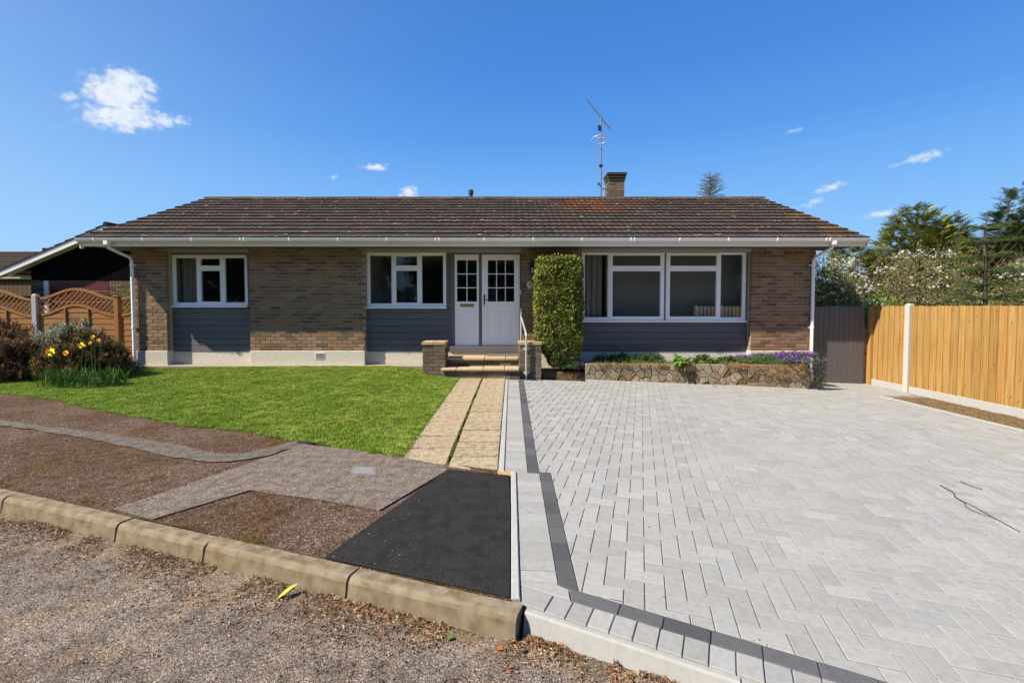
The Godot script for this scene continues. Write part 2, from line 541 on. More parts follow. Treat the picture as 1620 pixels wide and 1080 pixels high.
func build_ground() -> void:
	var nz := FastNoiseLite.new()
	nz.seed = 77; nz.frequency = 0.55; nz.fractal_octaves = 4
	var nf := FastNoiseLite.new()
	nf.seed = 78; nf.frequency = 2.6; nf.fractal_octaves = 3
	var b := MB.new()
	b.slab(PackedVector2Array([Vector2(-300, -300), Vector2(300, -300), Vector2(300, 300), Vector2(-300, 300)]), -0.6, -0.45, 0.0, GROUND_XF, false)
	var g := put(self, "ground", b.mesh(), MAT.earth_grass)
	tag(g, "grassy ground running out behind the houses", "", "", "structure")
	b = MB.new()
	b.slab(PackedVector2Array([Vector2(-90, 10.6), Vector2(-8.3, 10.6), Vector2(-8.3, 90), Vector2(-90, 90)]), -0.4, 0.06, 0.0, GROUND_XF)
	g = put(self, "neighbour_garden_ground", b.mesh(), MAT.earth_grass)
	tag(g, "grass of the neighbouring garden beyond the trellis fence", "", "", "structure")

	# road
	var mends := [PackedVector2Array([Vector2(-4.6, 3.2), Vector2(-3.3, 2.96), Vector2(-3.0, 2.91), Vector2(-2.65, 2.88), Vector2(-2.17, 2.65), Vector2(-2.07, 2.42), Vector2(-2.35, 2.26), Vector2(-2.9, 2.1), Vector2(-4.6, 2.0)]), PackedVector2Array([Vector2(-1.59, 2.15), Vector2(-1.62, 2.31), Vector2(-1.44, 2.43), Vector2(-1.12, 2.33), Vector2(-0.78, 2.26), Vector2(-0.32, 2.10), Vector2(-0.02, 1.98), Vector2(0.3, 1.85), Vector2(0.4, 0.8), Vector2(-2.2, 0.8), Vector2(-1.9, 1.9)])]   # old tarmac mends, smoother and greyer
	b = MB.new()
	var rows := []
	for j in 90: rows.append(pow(j / 89.0, 1.7))
	b.grid(300, 89, func(i: int, j: int) -> Array:
		var x := -10.0 + 16.0 * i / 300.0
		var top := kerb_d(x) - 0.12 if x < 0.06 else drop_d(x) - 0.045
		var d := lerpf(top, -6.5 + absf(x) * 0.0, rows[j])
		var near: float = top - d
		var m := nz.get_noise_2d(x, d)
		var k := nf.get_noise_2d(x, d)
		var c := Color(1.0, 0.96, 0.91).lerp(Color(0.95, 0.96, 0.98), smoothstep(-0.05, 0.14, m))   # worn grey patches between coarse brown chippings
		c = c.lerp(Color(0.80, 0.66, 0.50), 0.75 * clampf(0.5 - near * 1.1 + k * 0.9, 0.0, 1.0))       # silt and leaf dust swept to the kerb
		c = c.lerp(Color(1.08, 0.94, 0.74), 0.6 * smoothstep(0.16, 0.42, k - m * 0.4))
		c = c.lerp(Color(0.55, 0.53, 0.52), 0.7 * smoothstep(0.24, 0.36, nz.get_noise_2d(x * 1.7 + 40.0, d * 1.7)))
		var warp := Vector2(x, d) + 0.10 * Vector2(nf.get_noise_2d(x * 1.6, d * 1.6 + 9.0), nf.get_noise_2d(x * 1.6 + 20.0, d * 1.6))
		for q: PackedVector2Array in mends:
			if Geometry2D.is_point_in_polygon(warp, q):
				c = c.lerp(Color(0.78, 0.79, 0.81), 0.85)
			else:
				var rim := 9.0
				for e in q.size():
					rim = minf(rim, Geometry2D.get_closest_point_to_segment(warp, q[e], q[(e + 1) % q.size()]).distance_to(warp))
				if rim < 0.09:
					c = c.lerp(Color(1.12, 0.95, 0.74), 0.7 * (1.0 - rim / 0.09))      # pale silt round the mend
		return [Vector3(x, -0.112 + 0.010 * m + 0.004 * k + minf(near, 3.0) * 0.012, -d), c])
	var zf := 6.5
	b.col = Color(0.95, 0.92, 0.88)
	b.quad(Vector3(-60, -0.13, zf + 0.0), Vector3(-60, -0.13, 10), Vector3(60, -0.13, 10), Vector3(60, -0.13, zf))
	b.quad(Vector3(-60, -0.13, -24), Vector3(-60, -0.13, zf), Vector3(-10, -0.13, zf), Vector3(-10, -0.13, -24))
	b.quad(Vector3(6, -0.30, -1.2), Vector3(6, -0.13, zf), Vector3(60, -0.13, zf), Vector3(60, -0.30, 0))
	var rd := setting("road", "worn stone-chip road with brown leaf dust along the kerb")
	put(rd, "surface", b.mesh(), MAT.road)
	b = MB.new()
	b.slab(PackedVector2Array([Vector2(-60, -40), Vector2(60, -40), Vector2(60, -9.9), Vector2(-60, -9.9)]), -0.4, -0.02, 0.02, GROUND_XF)
	g = put(self, "grass_verge", b.mesh(), MAT.earth_grass)
	tag(g, "grass verge on the far side of the road", "", "", "structure")

	# footway and its repairs
	var fw := setting("footway", "old brown stone-chip footway between kerb and lawn")
	b = MB.new()
	b.grid(300, 70, func(i: int, j: int) -> Array:
		var x := -14.0 + 14.0 * i / 300.0
		var far := lawn_d(x) + 0.06 if x < -1.03 else lerpf(4.40, 3.99, (x + 1.03) / 1.03)
		var d := lerpf(kerb_d(x), far, j / 70.0)
		var m := nz.get_noise_2d(x + 30.0, d)
		var k := nf.get_noise_2d(x + 30.0, d)
		var c := Color(0.98, 0.90, 0.86).lerp(Color(0.78, 0.66, 0.58), smoothstep(-0.2, 0.25, m))
		c = c.lerp(Color(0.72, 0.56, 0.30), 0.8 * smoothstep(0.10, 0.40, k + m * 0.3 - 0.1))          # moss
		var to_lawn := far - d
		if x < -1.1:
			c = c.lerp(Color(0.80, 0.70, 0.36), 0.75 * clampf(0.75 - to_lawn * 4.5 + k * 0.9, 0.0, 1.0))
		c = c.lerp(Color(0.55, 0.52, 0.20), 0.9 * clampf(0.7 - (d - kerb_d(x)) * 9.0 + k * 1.6 - 0.15, 0.0, 1.0))   # moss along the back of the kerb
		return [Vector3(x, 0.0 + 0.006 * m + 0.002 * k, -d), c])
	put(fw, "surface", b.mesh(), MAT.footway)
	# trench repair, a smooth grey ribbon
	b = MB.new()
	b.col = Color(0.70, 0.71, 0.72)
	var mid := [Vector2(-13.5, 7.9), Vector2(-9.0, 6.55), Vector2(-6.26, 5.68), Vector2(-4.6, 5.12), Vector2(-3.6, 4.70), Vector2(-3.07, 4.45), Vector2(-2.72, 4.33), Vector2(-2.50, 4.42), Vector2(-2.33, 4.66), Vector2(-2.19, 4.86)]
	var left := PackedVector2Array()
	var right := PackedVector2Array()
	var c3 := Curve2D.new()
	for p in mid: c3.add_point(p)
	for i in 90:
		var p := c3.sample_baked(c3.get_baked_length() * i / 89.0)
		var q := c3.sample_baked(minf(c3.get_baked_length(), c3.get_baked_length() * i / 89.0 + 0.2))
		var o := c3.sample_baked(maxf(0.0, c3.get_baked_length() * i / 89.0 - 0.2))
		var t := (q - o).normalized()
		var w := 0.085 + 0.05 * nf.get_noise_1d(i * 0.3) + 0.035 * smoothstep(0.7, 0.85, i / 89.0)
		left.append(p + Vector2(-t.y, t.x) * w)
		right.append(p - Vector2(-t.y, t.x) * w)
	for i in 89:
		var a := [left[i], right[i], right[i + 1], left[i + 1]]
		var q := a.map(func(e): return Vector3(e.x, 0.0105, -e.y))
		b.quad(q[0], q[1], q[2], q[3])
	put(fw, "trench_repair", b.mesh(), MAT.patch_grey)
	b = MB.new()
	b.col = Color(0.86, 0.85, 0.86)
	b.slab(PackedVector2Array([Vector2(-2.13, 4.78), Vector2(-1.57, 4.60), Vector2(-1.04, 4.37), Vector2(-0.60, 4.15), Vector2(-0.555, 4.02), Vector2(-0.92, 3.22), Vector2(-1.35, 3.38), Vector2(-2.02, 3.58), Vector2(-2.30, 3.22), Vector2(-2.40, 3.08), Vector2(-2.80, 3.24), Vector2(-2.52, 3.86)]), 0.004, 0.0118, 0.002, GROUND_XF)
	put(fw, "grey_repair", b.mesh(), MAT.patch_grey)
	b = MB.new()
	b.slab(PackedVector2Array([Vector2(-0.555, 4.025), Vector2(-0.02, 3.885), Vector2(-0.005, 3.3), Vector2(-0.005, 2.236), Vector2(-0.6, 2.444), Vector2(-1.06, 2.602)]), 0.004, 0.0165, 0.004, GROUND_XF)
	put(fw, "black_repair", b.mesh(), MAT.patch_dark)
	b = MB.new()
	b.slab(PackedVector2Array([Vector2(-2.26, 4.93), Vector2(-2.02, 4.82), Vector2(-2.05, 4.76), Vector2(-2.24, 4.83)]), 0.006, 0.018, 0.003, GROUND_XF)
	put(fw, "black_repair", b.mesh(), MAT.patch_dark)

	# kerb of old concrete stones
	var kb := setting("kerb", "row of weathered concrete kerb stones between road and footway")
	var along := Vector2(1.0, -0.352).normalized()
	var out := Vector2(-0.352, -1.0).normalized()
	var joints := [-13.5, -12.57, -11.65, -10.72, -9.8, -8.88, -7.96, -7.04, -6.12, -5.2, -4.55, -3.77, -2.56, -1.81, -0.83, 0.062]
	for i in joints.size() - 1:
		var p0 := Vector2(joints[i] + 0.004, kerb_d(joints[i] + 0.004))
		var p1 := Vector2(joints[i + 1] - 0.004, kerb_d(joints[i + 1] - 0.004))
		b = MB.new()
		var own := tone(Color(1, 1, 1), 0.08, 0.03)
		var prof := [Vector2(0, -0.3), Vector2(0, -0.004), Vector2(0.006, 0.002), Vector2(0.085, 0.004), Vector2(0.102, -0.006), Vector2(0.112, -0.022), Vector2(0.127, -0.13), Vector2(0.127, -0.3)]
		var n := 14
		var lift := rnd(-0.003, 0.003)
		for s in n:
			for k in prof.size() - 1:
				var q := []
				for e in [[s, k], [s + 1, k], [s + 1, k + 1], [s, k + 1]]:
					var w := p0.lerp(p1, float(e[0]) / n)
					var pr: Vector2 = prof[e[1]]
					var rough := 0.005 * nf.get_noise_2d(w.x * 5.0, e[1] * 3.0) - (0.004 if (e[0] == 0 or e[0] == n) and e[1] >= 3 and e[1] <= 5 else 0.0)
					var w2 := w + out * (pr.x + rough)
					q.append(Vector3(w2.x, pr.y + rough + lift, -w2.y))
				b.col = own
				b.quad_out(q[0], q[1], q[2], q[3], Vector3((p0.x + p1.x) / 2 + out.x * 0.06, -0.12, -(p0.y + p1.y) / 2 - out.y * 0.06))
		for e in [p0, p1]:
			var pts := PackedVector2Array(prof)
			for k in range(1, pts.size() - 1):
				var w := func(pr: Vector2) -> Vector3: return Vector3(e.x + out.x * pr.x, pr.y + lift, -(e.y + out.y * pr.x))
				b.tri_out(w.call(pts[0]), w.call(pts[k]), w.call(pts[k + 1]), Vector3((p0.x + p1.x) / 2, -0.12, -(p0.y + p1.y) / 2))
		put(kb, "kerb_stone", b.mesh(), MAT.kerb_old)
	# service cover in the footway
	var ac := thing("service_cover", "small square pale metal service cover set in the grey footway repair", "service cover", Vector3(-1.27, 0.01, -4.0))
	b = MB.new()
	var sq := PackedVector2Array([Vector2(-1.40, 4.095), Vector2(-1.19, 4.075), Vector2(-1.135, 3.905), Vector2(-1.37, 3.92)])
	b.col = grey(0.8)
	b.slab(sq, 0.008, 0.0175, 0.003, GROUND_XF)
	put(ac, "frame", b.mesh(), MAT.iron_cover)
	b = MB.new()
	var inn := PackedVector2Array()
	for p in sq: inn.append(Vector2(-1.274, 3.999).lerp(p, 0.80))
	b.slab(inn, 0.012, 0.021, 0.003, GROUND_XF)
	put(ac, "lid", b.mesh(), MAT.iron_cover)


# ---------------------------------------------------------------- block paved drive
func in_frame(p: Vector3) -> bool:
	if -p.z < 1.2:
		return false
	var u := p.x / -p.z * 740.0
	var w := (1.43 - p.y) / -p.z * 740.0
	return absf(u) < 815.0 and w < 600.0

func build_drive() -> void:
	var dr := setting("driveway", "pale grey herringbone block drive with a charcoal border line")
	var tilt := func(x: float) -> float: return -0.035 * x
	var xf := Transform3D(Basis(Vector3(cos(0.035), -sin(0.035), 0), Vector3(0, 0, -1), Vector3(sin(0.035), cos(0.035), 0)), Vector3.ZERO)
	var front := func(x: float) -> float: return 2.485 - 0.46 * x      # inner edge of the charcoal front line
	var field := PackedVector2Array([Vector2(0.246, 9.10), Vector2(0.246, 4.02), Vector2(0.346, 4.02), Vector2(0.346, front.call(0.346)), Vector2(6.88, front.call(6.88)), Vector2(6.88, 8.72), Vector2(7.80, 8.9), Vector2(7.86, 10.36), Vector2(6.70, 10.36), Vector2(6.45, 9.75), Vector2(5.85, 9.16), Vector2(3.6, 9.30), Vector2(1.53, 9.36), Vector2(1.45, 9.10)])
	var b := MB.new()
	b.slab(PackedVector2Array([Vector2(-0.11, 9.22), Vector2(-0.11, 4.0), Vector2(0.0, 3.9), Vector2(0.0, 2.225), Vector2(0.09, 2.20), Vector2(7.0, drop_d(7.0) + 0.05), Vector2(7.0, 8.6), Vector2(7.92, 8.8), Vector2(7.92, 10.42), Vector2(6.62, 10.42), Vector2(6.3, 9.9), Vector2(5.9, 9.26), Vector2(1.50, 9.44), Vector2(1.45, 9.18), Vector2(0.6, 9.18)]), -0.3, -0.009, 0.0, xf)
	put(dr, "bedding_sand", b.mesh(), MAT.joint_sand)
	var light := [Color(0.37, 0.368, 0.352), Color(0.385, 0.383, 0.367), Color(0.355, 0.353, 0.338), Color(0.40, 0.398, 0.384), Color(0.365, 0.357, 0.335), Color(0.37, 0.37, 0.36)]
	var dark := [Color(0.105, 0.105, 0.112), Color(0.125, 0.125, 0.132), Color(0.092, 0.092, 0.098)]
	var blocks := []   # [polygon, colour index, dark?]
	# herringbone field
	var a := 0.271
	var U := Vector2(cos(a), -sin(a))      # to the right and nearer
	var Wd := Vector2(sin(a), cos(a))      # away
	var bounds := field
	for i in range(-90, 110):
		for j in range(-60, 130):
			var m := posmod(i - j, 4)
			if m != 0 and m != 3:
				continue
			var w := 2 if m == 0 else 1
			var h := 1 if m == 0 else 2
			var o := Vector2(0.4, 4.0) + U * (i * 0.1025) + Wd * (j * 0.1025)
			var cpt := o + U * (w * 0.05125) + Wd * (h * 0.05125)
			if cpt.x < 0.0 or cpt.x > 8.2 or cpt.y < -1.2 or cpt.y > 10.7:
				continue
			var q := PackedVector2Array()
			for e in [Vector2(0.002, 0.002), Vector2(w * 0.1025 - 0.002, 0.002), Vector2(w * 0.1025 - 0.002, h * 0.1025 - 0.002), Vector2(0.002, h * 0.1025 - 0.002)]:
				q.append(o + U * e.x + Wd * e.y)
			var inside := 0
			for p in q:
				inside += int(Geometry2D.is_point_in_polygon(p, bounds))
			if inside == 4:
				blocks.append([q, rng.randi() % 6, false])
			elif inside > 0 or Geometry2D.is_point_in_polygon(cpt, bounds):
				for cut in Geometry2D.intersect_polygons(q, bounds):
					var area := 0.0
					for k in cut.size():
						area += cut[k].cross(cut[(k + 1) % cut.size()])
					if absf(area) > 0.0016:
						blocks.append([cut, rng.randi() % 6, false])
	var rect := func(x0: float, x1: float, d0: float, d1: float) -> PackedVector2Array:
		return PackedVector2Array([Vector2(x0 + 0.0015, d0 + 0.0015), Vector2(x1 - 0.0015, d0 + 0.0015), Vector2(x1 - 0.0015, d1 - 0.0015), Vector2(x0 + 0.0015, d1 - 0.0015)])
	for k in 50:
		blocks.append([rect.call(-0.055, 0.143, 4.11 + k * 0.1, 4.21 + k * 0.1), rng.randi() % 6, false])
	for k in 25:
		blocks.append([rect.call(0.145, 0.244, 4.10 + k * 0.2, 4.30 + k * 0.2), rng.randi() % 3, true])
	blocks.append([rect.call(0.145, 0.344, 4.01, 4.098), 0, true])
	blocks.append([rect.call(-0.055, 0.143, 4.0, 4.108), 2, false])
	for k in 15:
		blocks.append([rect.call(0.048, 0.244, 3.998 - (k + 1) * 0.1, 3.998 - k * 0.1), rng.randi() % 6, false])
	for k in 8:
		blocks.append([rect.call(0.246, 0.344, 4.008 - (k + 1) * 0.2, 4.008 - k * 0.2) if k < 7 else PackedVector2Array([Vector2(0.247, 2.606), Vector2(0.343, 2.606), Vector2(0.343, 2.325), Vector2(0.247, 2.375)]), rng.randi() % 3, true])
	# front line: charcoal stretchers, then a soldier course down to the dropped kerb
	var t := Vector2(1.0, -0.46).normalized()
	var nn := Vector2(-0.46, -1.0).normalized()
	var c0 := Vector2(0.346, front.call(0.346))
	for k in 38:
		var s0 := k * 0.203 + 0.012
		var p := c0 + t * s0
		if k == 0:
			continue
		blocks.append([PackedVector2Array([p, p + t * 0.199, p + t * 0.199 + nn * 0.097, p + nn * 0.097]), rng.randi() % 3, true])
	blocks.append([PackedVector2Array([c0 + t * 0.008, c0 + t * 0.211, c0 + t * 0.211 + nn * 0.097, c0 + t * -0.01 + nn * 0.097, Vector2(0.30, 2.33)]), 1, true])
	for k in 76:
		var p := c0 + nn * 0.1 + t * (-0.10 + k * 0.1025)
		var ln := 0.135
		blocks.append([PackedVector2Array([p, p + t * 0.0975, p + t * 0.0975 + nn * ln, p + nn * ln]), rng.randi() % 6, false])
	blocks.append([PackedVector2Array([Vector2(0.05, 2.493), Vector2(0.243, 2.493), Vector2(0.243, 2.392), Vector2(0.05, 2.392)]), 1, false])
	blocks.append([PackedVector2Array([Vector2(0.05, 2.388), Vector2(0.241, 2.388), Vector2(0.241, 2.373), Vector2(0.292, 2.330), Vector2(0.290, 2.248), Vector2(0.211, 2.285), Vector2(0.05, 2.358)]), 3, false])
	blocks.append([PackedVector2Array([Vector2(0.05, 2.353), Vector2(0.208, 2.281), Vector2(0.155, 2.163), Vector2(0.052, 2.21)]), 0, false])
	# the nearest three hundred are pieces of their own, the rest one mass
	var order := []
	for i in blocks.size():
		var p: Vector2 = blocks[i][0][0]
		order.append([p.length() + (0.0 if in_frame(Vector3(p.x, -0.035 * p.x, -p.y)) else 50.0), i])
	order.sort_custom(func(x, y): return x[0] < y[0])
	var rest := MB.new()
	for r in order.size():
		var bl: Array = blocks[order[r][1]]
		var pal: Color = dark[bl[1]] if bl[2] else light[bl[1]]
		var one := rest if r >= 300 else MB.new()
		one.col = tone(pal, 0.06, 0.012)
		var lift := rnd(-0.0015, 0.0015)
		one.slab(bl[0], -0.05, lift, 0.003, xf)
		if r < 300:
			put(dr, "paver", one.mesh(), MAT.paver)
	put(dr, "pavers", rest.mesh(), MAT.paver, "stuff")
	# concrete edgings
	for e in [[-0.112, -0.060, 4.0, 5.0], [-0.112, -0.060, 5.005, 6.0], [-0.112, -0.060, 6.005, 7.0], [-0.112, -0.060, 7.005, 8.0], [-0.112, -0.060, 8.005, 9.1], [-0.002, 0.043, 2.23, 3.1], [-0.002, 0.043, 3.105, 3.99]]:
		b = MB.new()
		b.col = tone(Color(0.70, 0.71, 0.71), 0.05)
		b.slab(PackedVector2Array([Vector2(e[0], e[2]), Vector2(e[1], e[2]), Vector2(e[1], e[3]), Vector2(e[0], e[3])]), -0.2, 0.012, 0.006, GROUND_XF)
		put(dr, "edging", b.mesh(), MAT.concrete)
	for k in 10:
		b = MB.new()
		b.col = tone(grey(0.70), 0.05)
		b.slab(PackedVector2Array([Vector2(6.885, -0.3 + k * 0.9), Vector2(6.965, -0.3 + k * 0.9), Vector2(6.965, 0.595 + k * 0.9), Vector2(6.885, 0.595 + k * 0.9)]), -0.2, 0.010, 0.006, xf)
		put(dr, "edging", b.mesh(), MAT.concrete)
	for e in [[0.62, 1.44, 9.11, 9.11], [1.53, 3.6, 9.37, 9.31], [3.6, 5.86, 9.31, 9.17]]:
		b = MB.new()
		b.col = grey(0.74)
		b.slab(PackedVector2Array([Vector2(e[0], e[2]), Vector2(e[1], e[3]), Vector2(e[1], e[3] + 0.07), Vector2(e[0], e[2] + 0.07)]), -0.2, 0.008, 0.006, xf)
		put(dr, "edging", b.mesh(), MAT.concrete)
	# dropped kerb in new concrete
	var dk := setting("dropped_kerb", "new pale concrete kerb along the mouth of the driveway")
	for k in 9:
		b = MB.new()
		b.col = tone(grey(0.66), 0.05)
		var s0 := 0.072 + k * 0.84
		var s1 := s0 + 0.835
		for seg in 8:
			var x0 := lerpf(s0, s1, seg / 8.0)
			var x1 := lerpf(s0, s1, (seg + 1) / 8.0)
			var prof := [Vector2(0.02, -0.012), Vector2(-0.012, -0.010), Vector2(-0.022, -0.018), Vector2(-0.058, -0.16)]
			for m in 3:
				var q := []
				for e in [[x0, m], [x1, m], [x1, m + 1], [x0, m + 1]]:
					var pr: Vector2 = prof[e[1]]
					q.append(Vector3(e[0] - 0.43 * -pr.x, pr.y + tilt.call(e[0]) * (1.0 if e[1] < 3 else 0.3), -(drop_d(e[0]) + pr.x)))
				b.quad_out(q[0], q[1], q[2], q[3], Vector3((x0 + x1) / 2, -0.3, -drop_d((x0 + x1) / 2) - 0.4))
		if k == 0:
			b.quad_out(Vector3(0.068, -0.010, -2.20), Vector3(0.062, -0.16, -2.145), Vector3(0.062, -0.16, -2.30), Vector3(0.066, -0.010, -2.30), Vector3(0.5, -0.1, -2.3))
		put(dk, "kerb_stone", b.mesh(), MAT.concrete)

	# path of paving slabs to the steps
	var pt := setting("garden_path", "two-wide path of worn buff paving slabs leading to the steps")
	b = MB.new()
	b.col = grey(0.3)
	b.slab(PackedVector2Array([Vector2(-1.05, 9.3), Vector2(-1.05, 4.36), Vector2(-0.58, 4.15), Vector2(-0.112, 3.92), Vector2(-0.112, 9.3)]), -0.2, -0.035, 0.0, GROUND_XF)
	put(pt, "bed", b.mesh(), MAT.soil)
	for col in 2:
		var x0: float = [-1.035, -0.568][col]
		var x1: float = [-0.592, -0.118][col]
		var rowsd: Array = [[4.22, 4.68, 5.14, 5.59, 6.05, 6.5, 6.96, 7.41, 7.87, 8.32, 8.78, 9.29], [3.97, 4.423, 4.913, 5.371, 5.818, 6.331, 6.828, 7.285, 7.739, 8.19, 8.633, 9.29]][col]
		for r in rowsd.size() - 1:
			b = MB.new()
			b.col = tone(Color(1, 1, 1), 0.10, 0.03)
			var d0: float = rowsd[r] + rnd(0.010, 0.018)
			var d1: float = rowsd[r + 1] - rnd(0.010, 0.016)
			var q := PackedVector2Array([Vector2(x0 + rnd(0, 0.008), d0), Vector2(x1 - rnd(0, 0.008), d0), Vector2(x1 - rnd(0, 0.006), d1), Vector2(x0 + rnd(0, 0.006), d1)])
			if r == 0 and col == 0:
				q[0] = Vector2(x0, 4.37); q[1] = Vector2(x1, 4.19)
			if r == 0 and col == 1:
				q[0] = Vector2(x0, 4.14); q[1] = Vector2(x1, 3.95)
			var lift := rnd(-0.004, 0.005)
			b.slab(q, -0.1, 0.004 + lift, 0.006, GROUND_XF)
			put(pt, "paving_slab", b.mesh(), MAT.path_slab)
	b = MB.new()
	b.col = Color(1.0, 0.72, 0.55)
	b.slab(PackedVector2Array([Vector2(-0.125, 4.02), Vector2(0.04, 4.02), Vector2(0.04, 3.965), Vector2(-0.02, 3.89), Vector2(-0.11, 3.93)]), -0.1, 0.006, 0.004, GROUND_XF)
	put(pt, "mortar_fillet", b.mesh(), MAT.step_slab)


# ---------------------------------------------------------------- bungalow
const FACE := 10.2      # depth of the brick face
const BAY := 10.39      # depth of the recessed bays
const PIERS := [[-8.28, -7.52], [-5.71, -3.21], [0.22, 1.53], [5.23, 6.62]]
const BAYS := [[-7.52, -5.71], [-3.21, 0.22], [1.53, 5.23]]
var brick_budget := 300

func brick_tone(kind: int) -> Color:
	var r := rng.randf()
	var pal: Array = [[Color(0.34, 0.225, 0.138), Color(0.30, 0.19, 0.115), Color(0.26, 0.175, 0.115), Color(0.20, 0.135, 0.095)], [Color(0.32, 0.20, 0.125), Color(0.275, 0.165, 0.10), Color(0.245, 0.15, 0.10), Color(0.18, 0.11, 0.078)], [Color(0.19, 0.15, 0.105), Color(0.15, 0.115, 0.08), Color(0.215, 0.17, 0.115), Color(0.10, 0.08, 0.062)]][kind]
	var c: Color = pal[0] if r < 0.38 else pal[1] if r < 0.66 else pal[2] if r < 0.84 else pal[3]
	return tone(c, 0.14, 0.05) * Color(1.04, 1.04, 1.04)

func wall_bricks(x0: float, x1: float, y0: float, y1: float, d: float, kind: int, owner: Node, rest: MB, share: int, deep := 0.10, bl := 0.225, bh := 0.075) -> int:
	# stretcher bond on a face that looks towards +z; returns how many became pieces of their own
	var used := 0
	var j := 0.0115 * bh / 0.075
	for r in int(ceil((y1 - y0) / bh)):
		var ya := y0 + r * bh + j * 0.5
		var yb := minf(y0 + (r + 1) * bh - j * 0.5, y1)
		var x := x0 - (bl * 0.5 if r % 2 else 0.0)
		while x < x1 - 0.01:
			var a := maxf(x + j * 0.5, x0)
			var e := minf(x + bl - j * 0.5, x1)
			x += bl
			if e - a < 0.02:
				continue
			var single := used < share
			var m := MB.new() if single else rest
			m.col = brick_tone(kind)
			var proud := rnd(-0.0015, 0.0025)
			m.cbox(Vector3((a + e) / 2, (ya + yb) / 2, -d - deep / 2 + proud), Vector3(e - a, yb - ya, deep), 0.004)
			if single:
				put(owner, "brick", m.mesh(), MAT.brick)
				used += 1
	return used

func make_window(house: Node3D, x0: float, x1: float, y0: float, y1: float, lights: Array, sill_x1: float) -> void:
	# lights: [fraction left, right, bottom, top, opens]
	var d := BAY
	var w := group_node(house, "window", Vector3((x0 + x1) / 2, y0, -d))
	var f := MB.new()
	var t := 0.055
	f.span(Vector3(x0, y0, -d + 0.01), Vector3(x0 + t, y1, -d - 0.06), 0.006)
	f.span(Vector3(x1 - t, y0, -d + 0.01), Vector3(x1, y1, -d - 0.06), 0.006)
	f.span(Vector3(x0 + t, y1 - t, -d + 0.0098), Vector3(x1 - t, y1, -d - 0.06), 0.006)
	f.span(Vector3(x0 + t, y0, -d + 0.0098), Vector3(x1 - t, y0 + t, -d - 0.06), 0.006)
	var W := x1 - x0
	var H := y1 - y0
	var xs := {}
	for l in lights:
		if l[0] > 0.01 and not xs.has(l[0]):
			xs[l[0]] = true
			f.span(Vector3(x0 + W * l[0] - 0.028, y0 + t, -d + 0.0094), Vector3(x0 + W * l[0] + 0.028, y1 - t, -d - 0.06), 0.005)
	for l in lights:
		if l[2] > 0.01:
			f.span(Vector3(x0 + W * l[0] + 0.028, y0 + H * l[2] - 0.026, -d + 0.0090), Vector3(x0 + W * l[1] - 0.028, y0 + H * l[2] + 0.026, -d - 0.06), 0.005)
	put(w, "frame", f.mesh(), MAT.upvc)
	for l in lights:
		var a: float = x0 + W * l[0] + (t if l[0] < 0.01 else 0.028)
		var e: float = x0 + W * l[1] - (t if l[1] > 0.99 else 0.028)
		var p: float = y0 + H * l[2] + (t if l[2] < 0.01 else 0.026)
		var q: float = y0 + H * l[3] - (t if l[3] > 0.99 else 0.026)
		var s := MB.new()
		var k := 0.045 if l[4] else 0.016
		var zf := -d + (0.024 if l[4] else 0.0)
		if l[4]:
			a -= 0.012; e += 0.012; p -= 0.012; q += 0.012
		s.span(Vector3(a, p, zf), Vector3(a + k, q, -d - 0.045), 0.006)
		s.span(Vector3(e - k, p, zf), Vector3(e, q, -d - 0.045), 0.006)
		s.span(Vector3(a + k, p, zf - 0.0006), Vector3(e - k, p + k, -d - 0.045), 0.006)
		s.span(Vector3(a + k, q - k, zf - 0.0006), Vector3(e - k, q, -d - 0.045), 0.006)
		put(w, "sash" if l[4] else "glazing_bead", s.mesh(), MAT.upvc)
		var g := MB.new()
		g.quad(Vector3(a + k, p + k, -d - 0.02), Vector3(e - k, p + k, -d - 0.02), Vector3(e - k, q - k, -d - 0.02), Vector3(a + k, q - k, -d - 0.02))
		put(w, "pane", g.mesh(), MAT.glass)
	if sill_x1 > x0:
		var s := MB.new()
		s.span(Vector3(x0 - 0.01, y0 - 0.045, -d + 0.075), Vector3(sill_x1, y0 - 0.001, -d - 0.04), 0.008)
		put(w, "sill", s.mesh(), MAT.upvc)

func curtain(house: Node3D, x0: float, x1: float, y0: float, y1: float, d: float, m: Material, deep := 1.0) -> void:
	var b := MB.new()
	var n := int((x1 - x0) / 0.012)
	b.grid(n, 6, func(i: int, j: int) -> Array:
		var x := lerpf(x0, x1, float(i) / n)
		var z := -d + deep * (0.03 * sin(x * 52.0) + 0.012 * sin(x * 23.0 + j * 0.4))
		return [Vector3(x, lerpf(y0, y1, j / 6.0), z), Color(1, 1, 1)], Vector3(0, 0, 1))
	put(house, "curtain", b.mesh(), m)

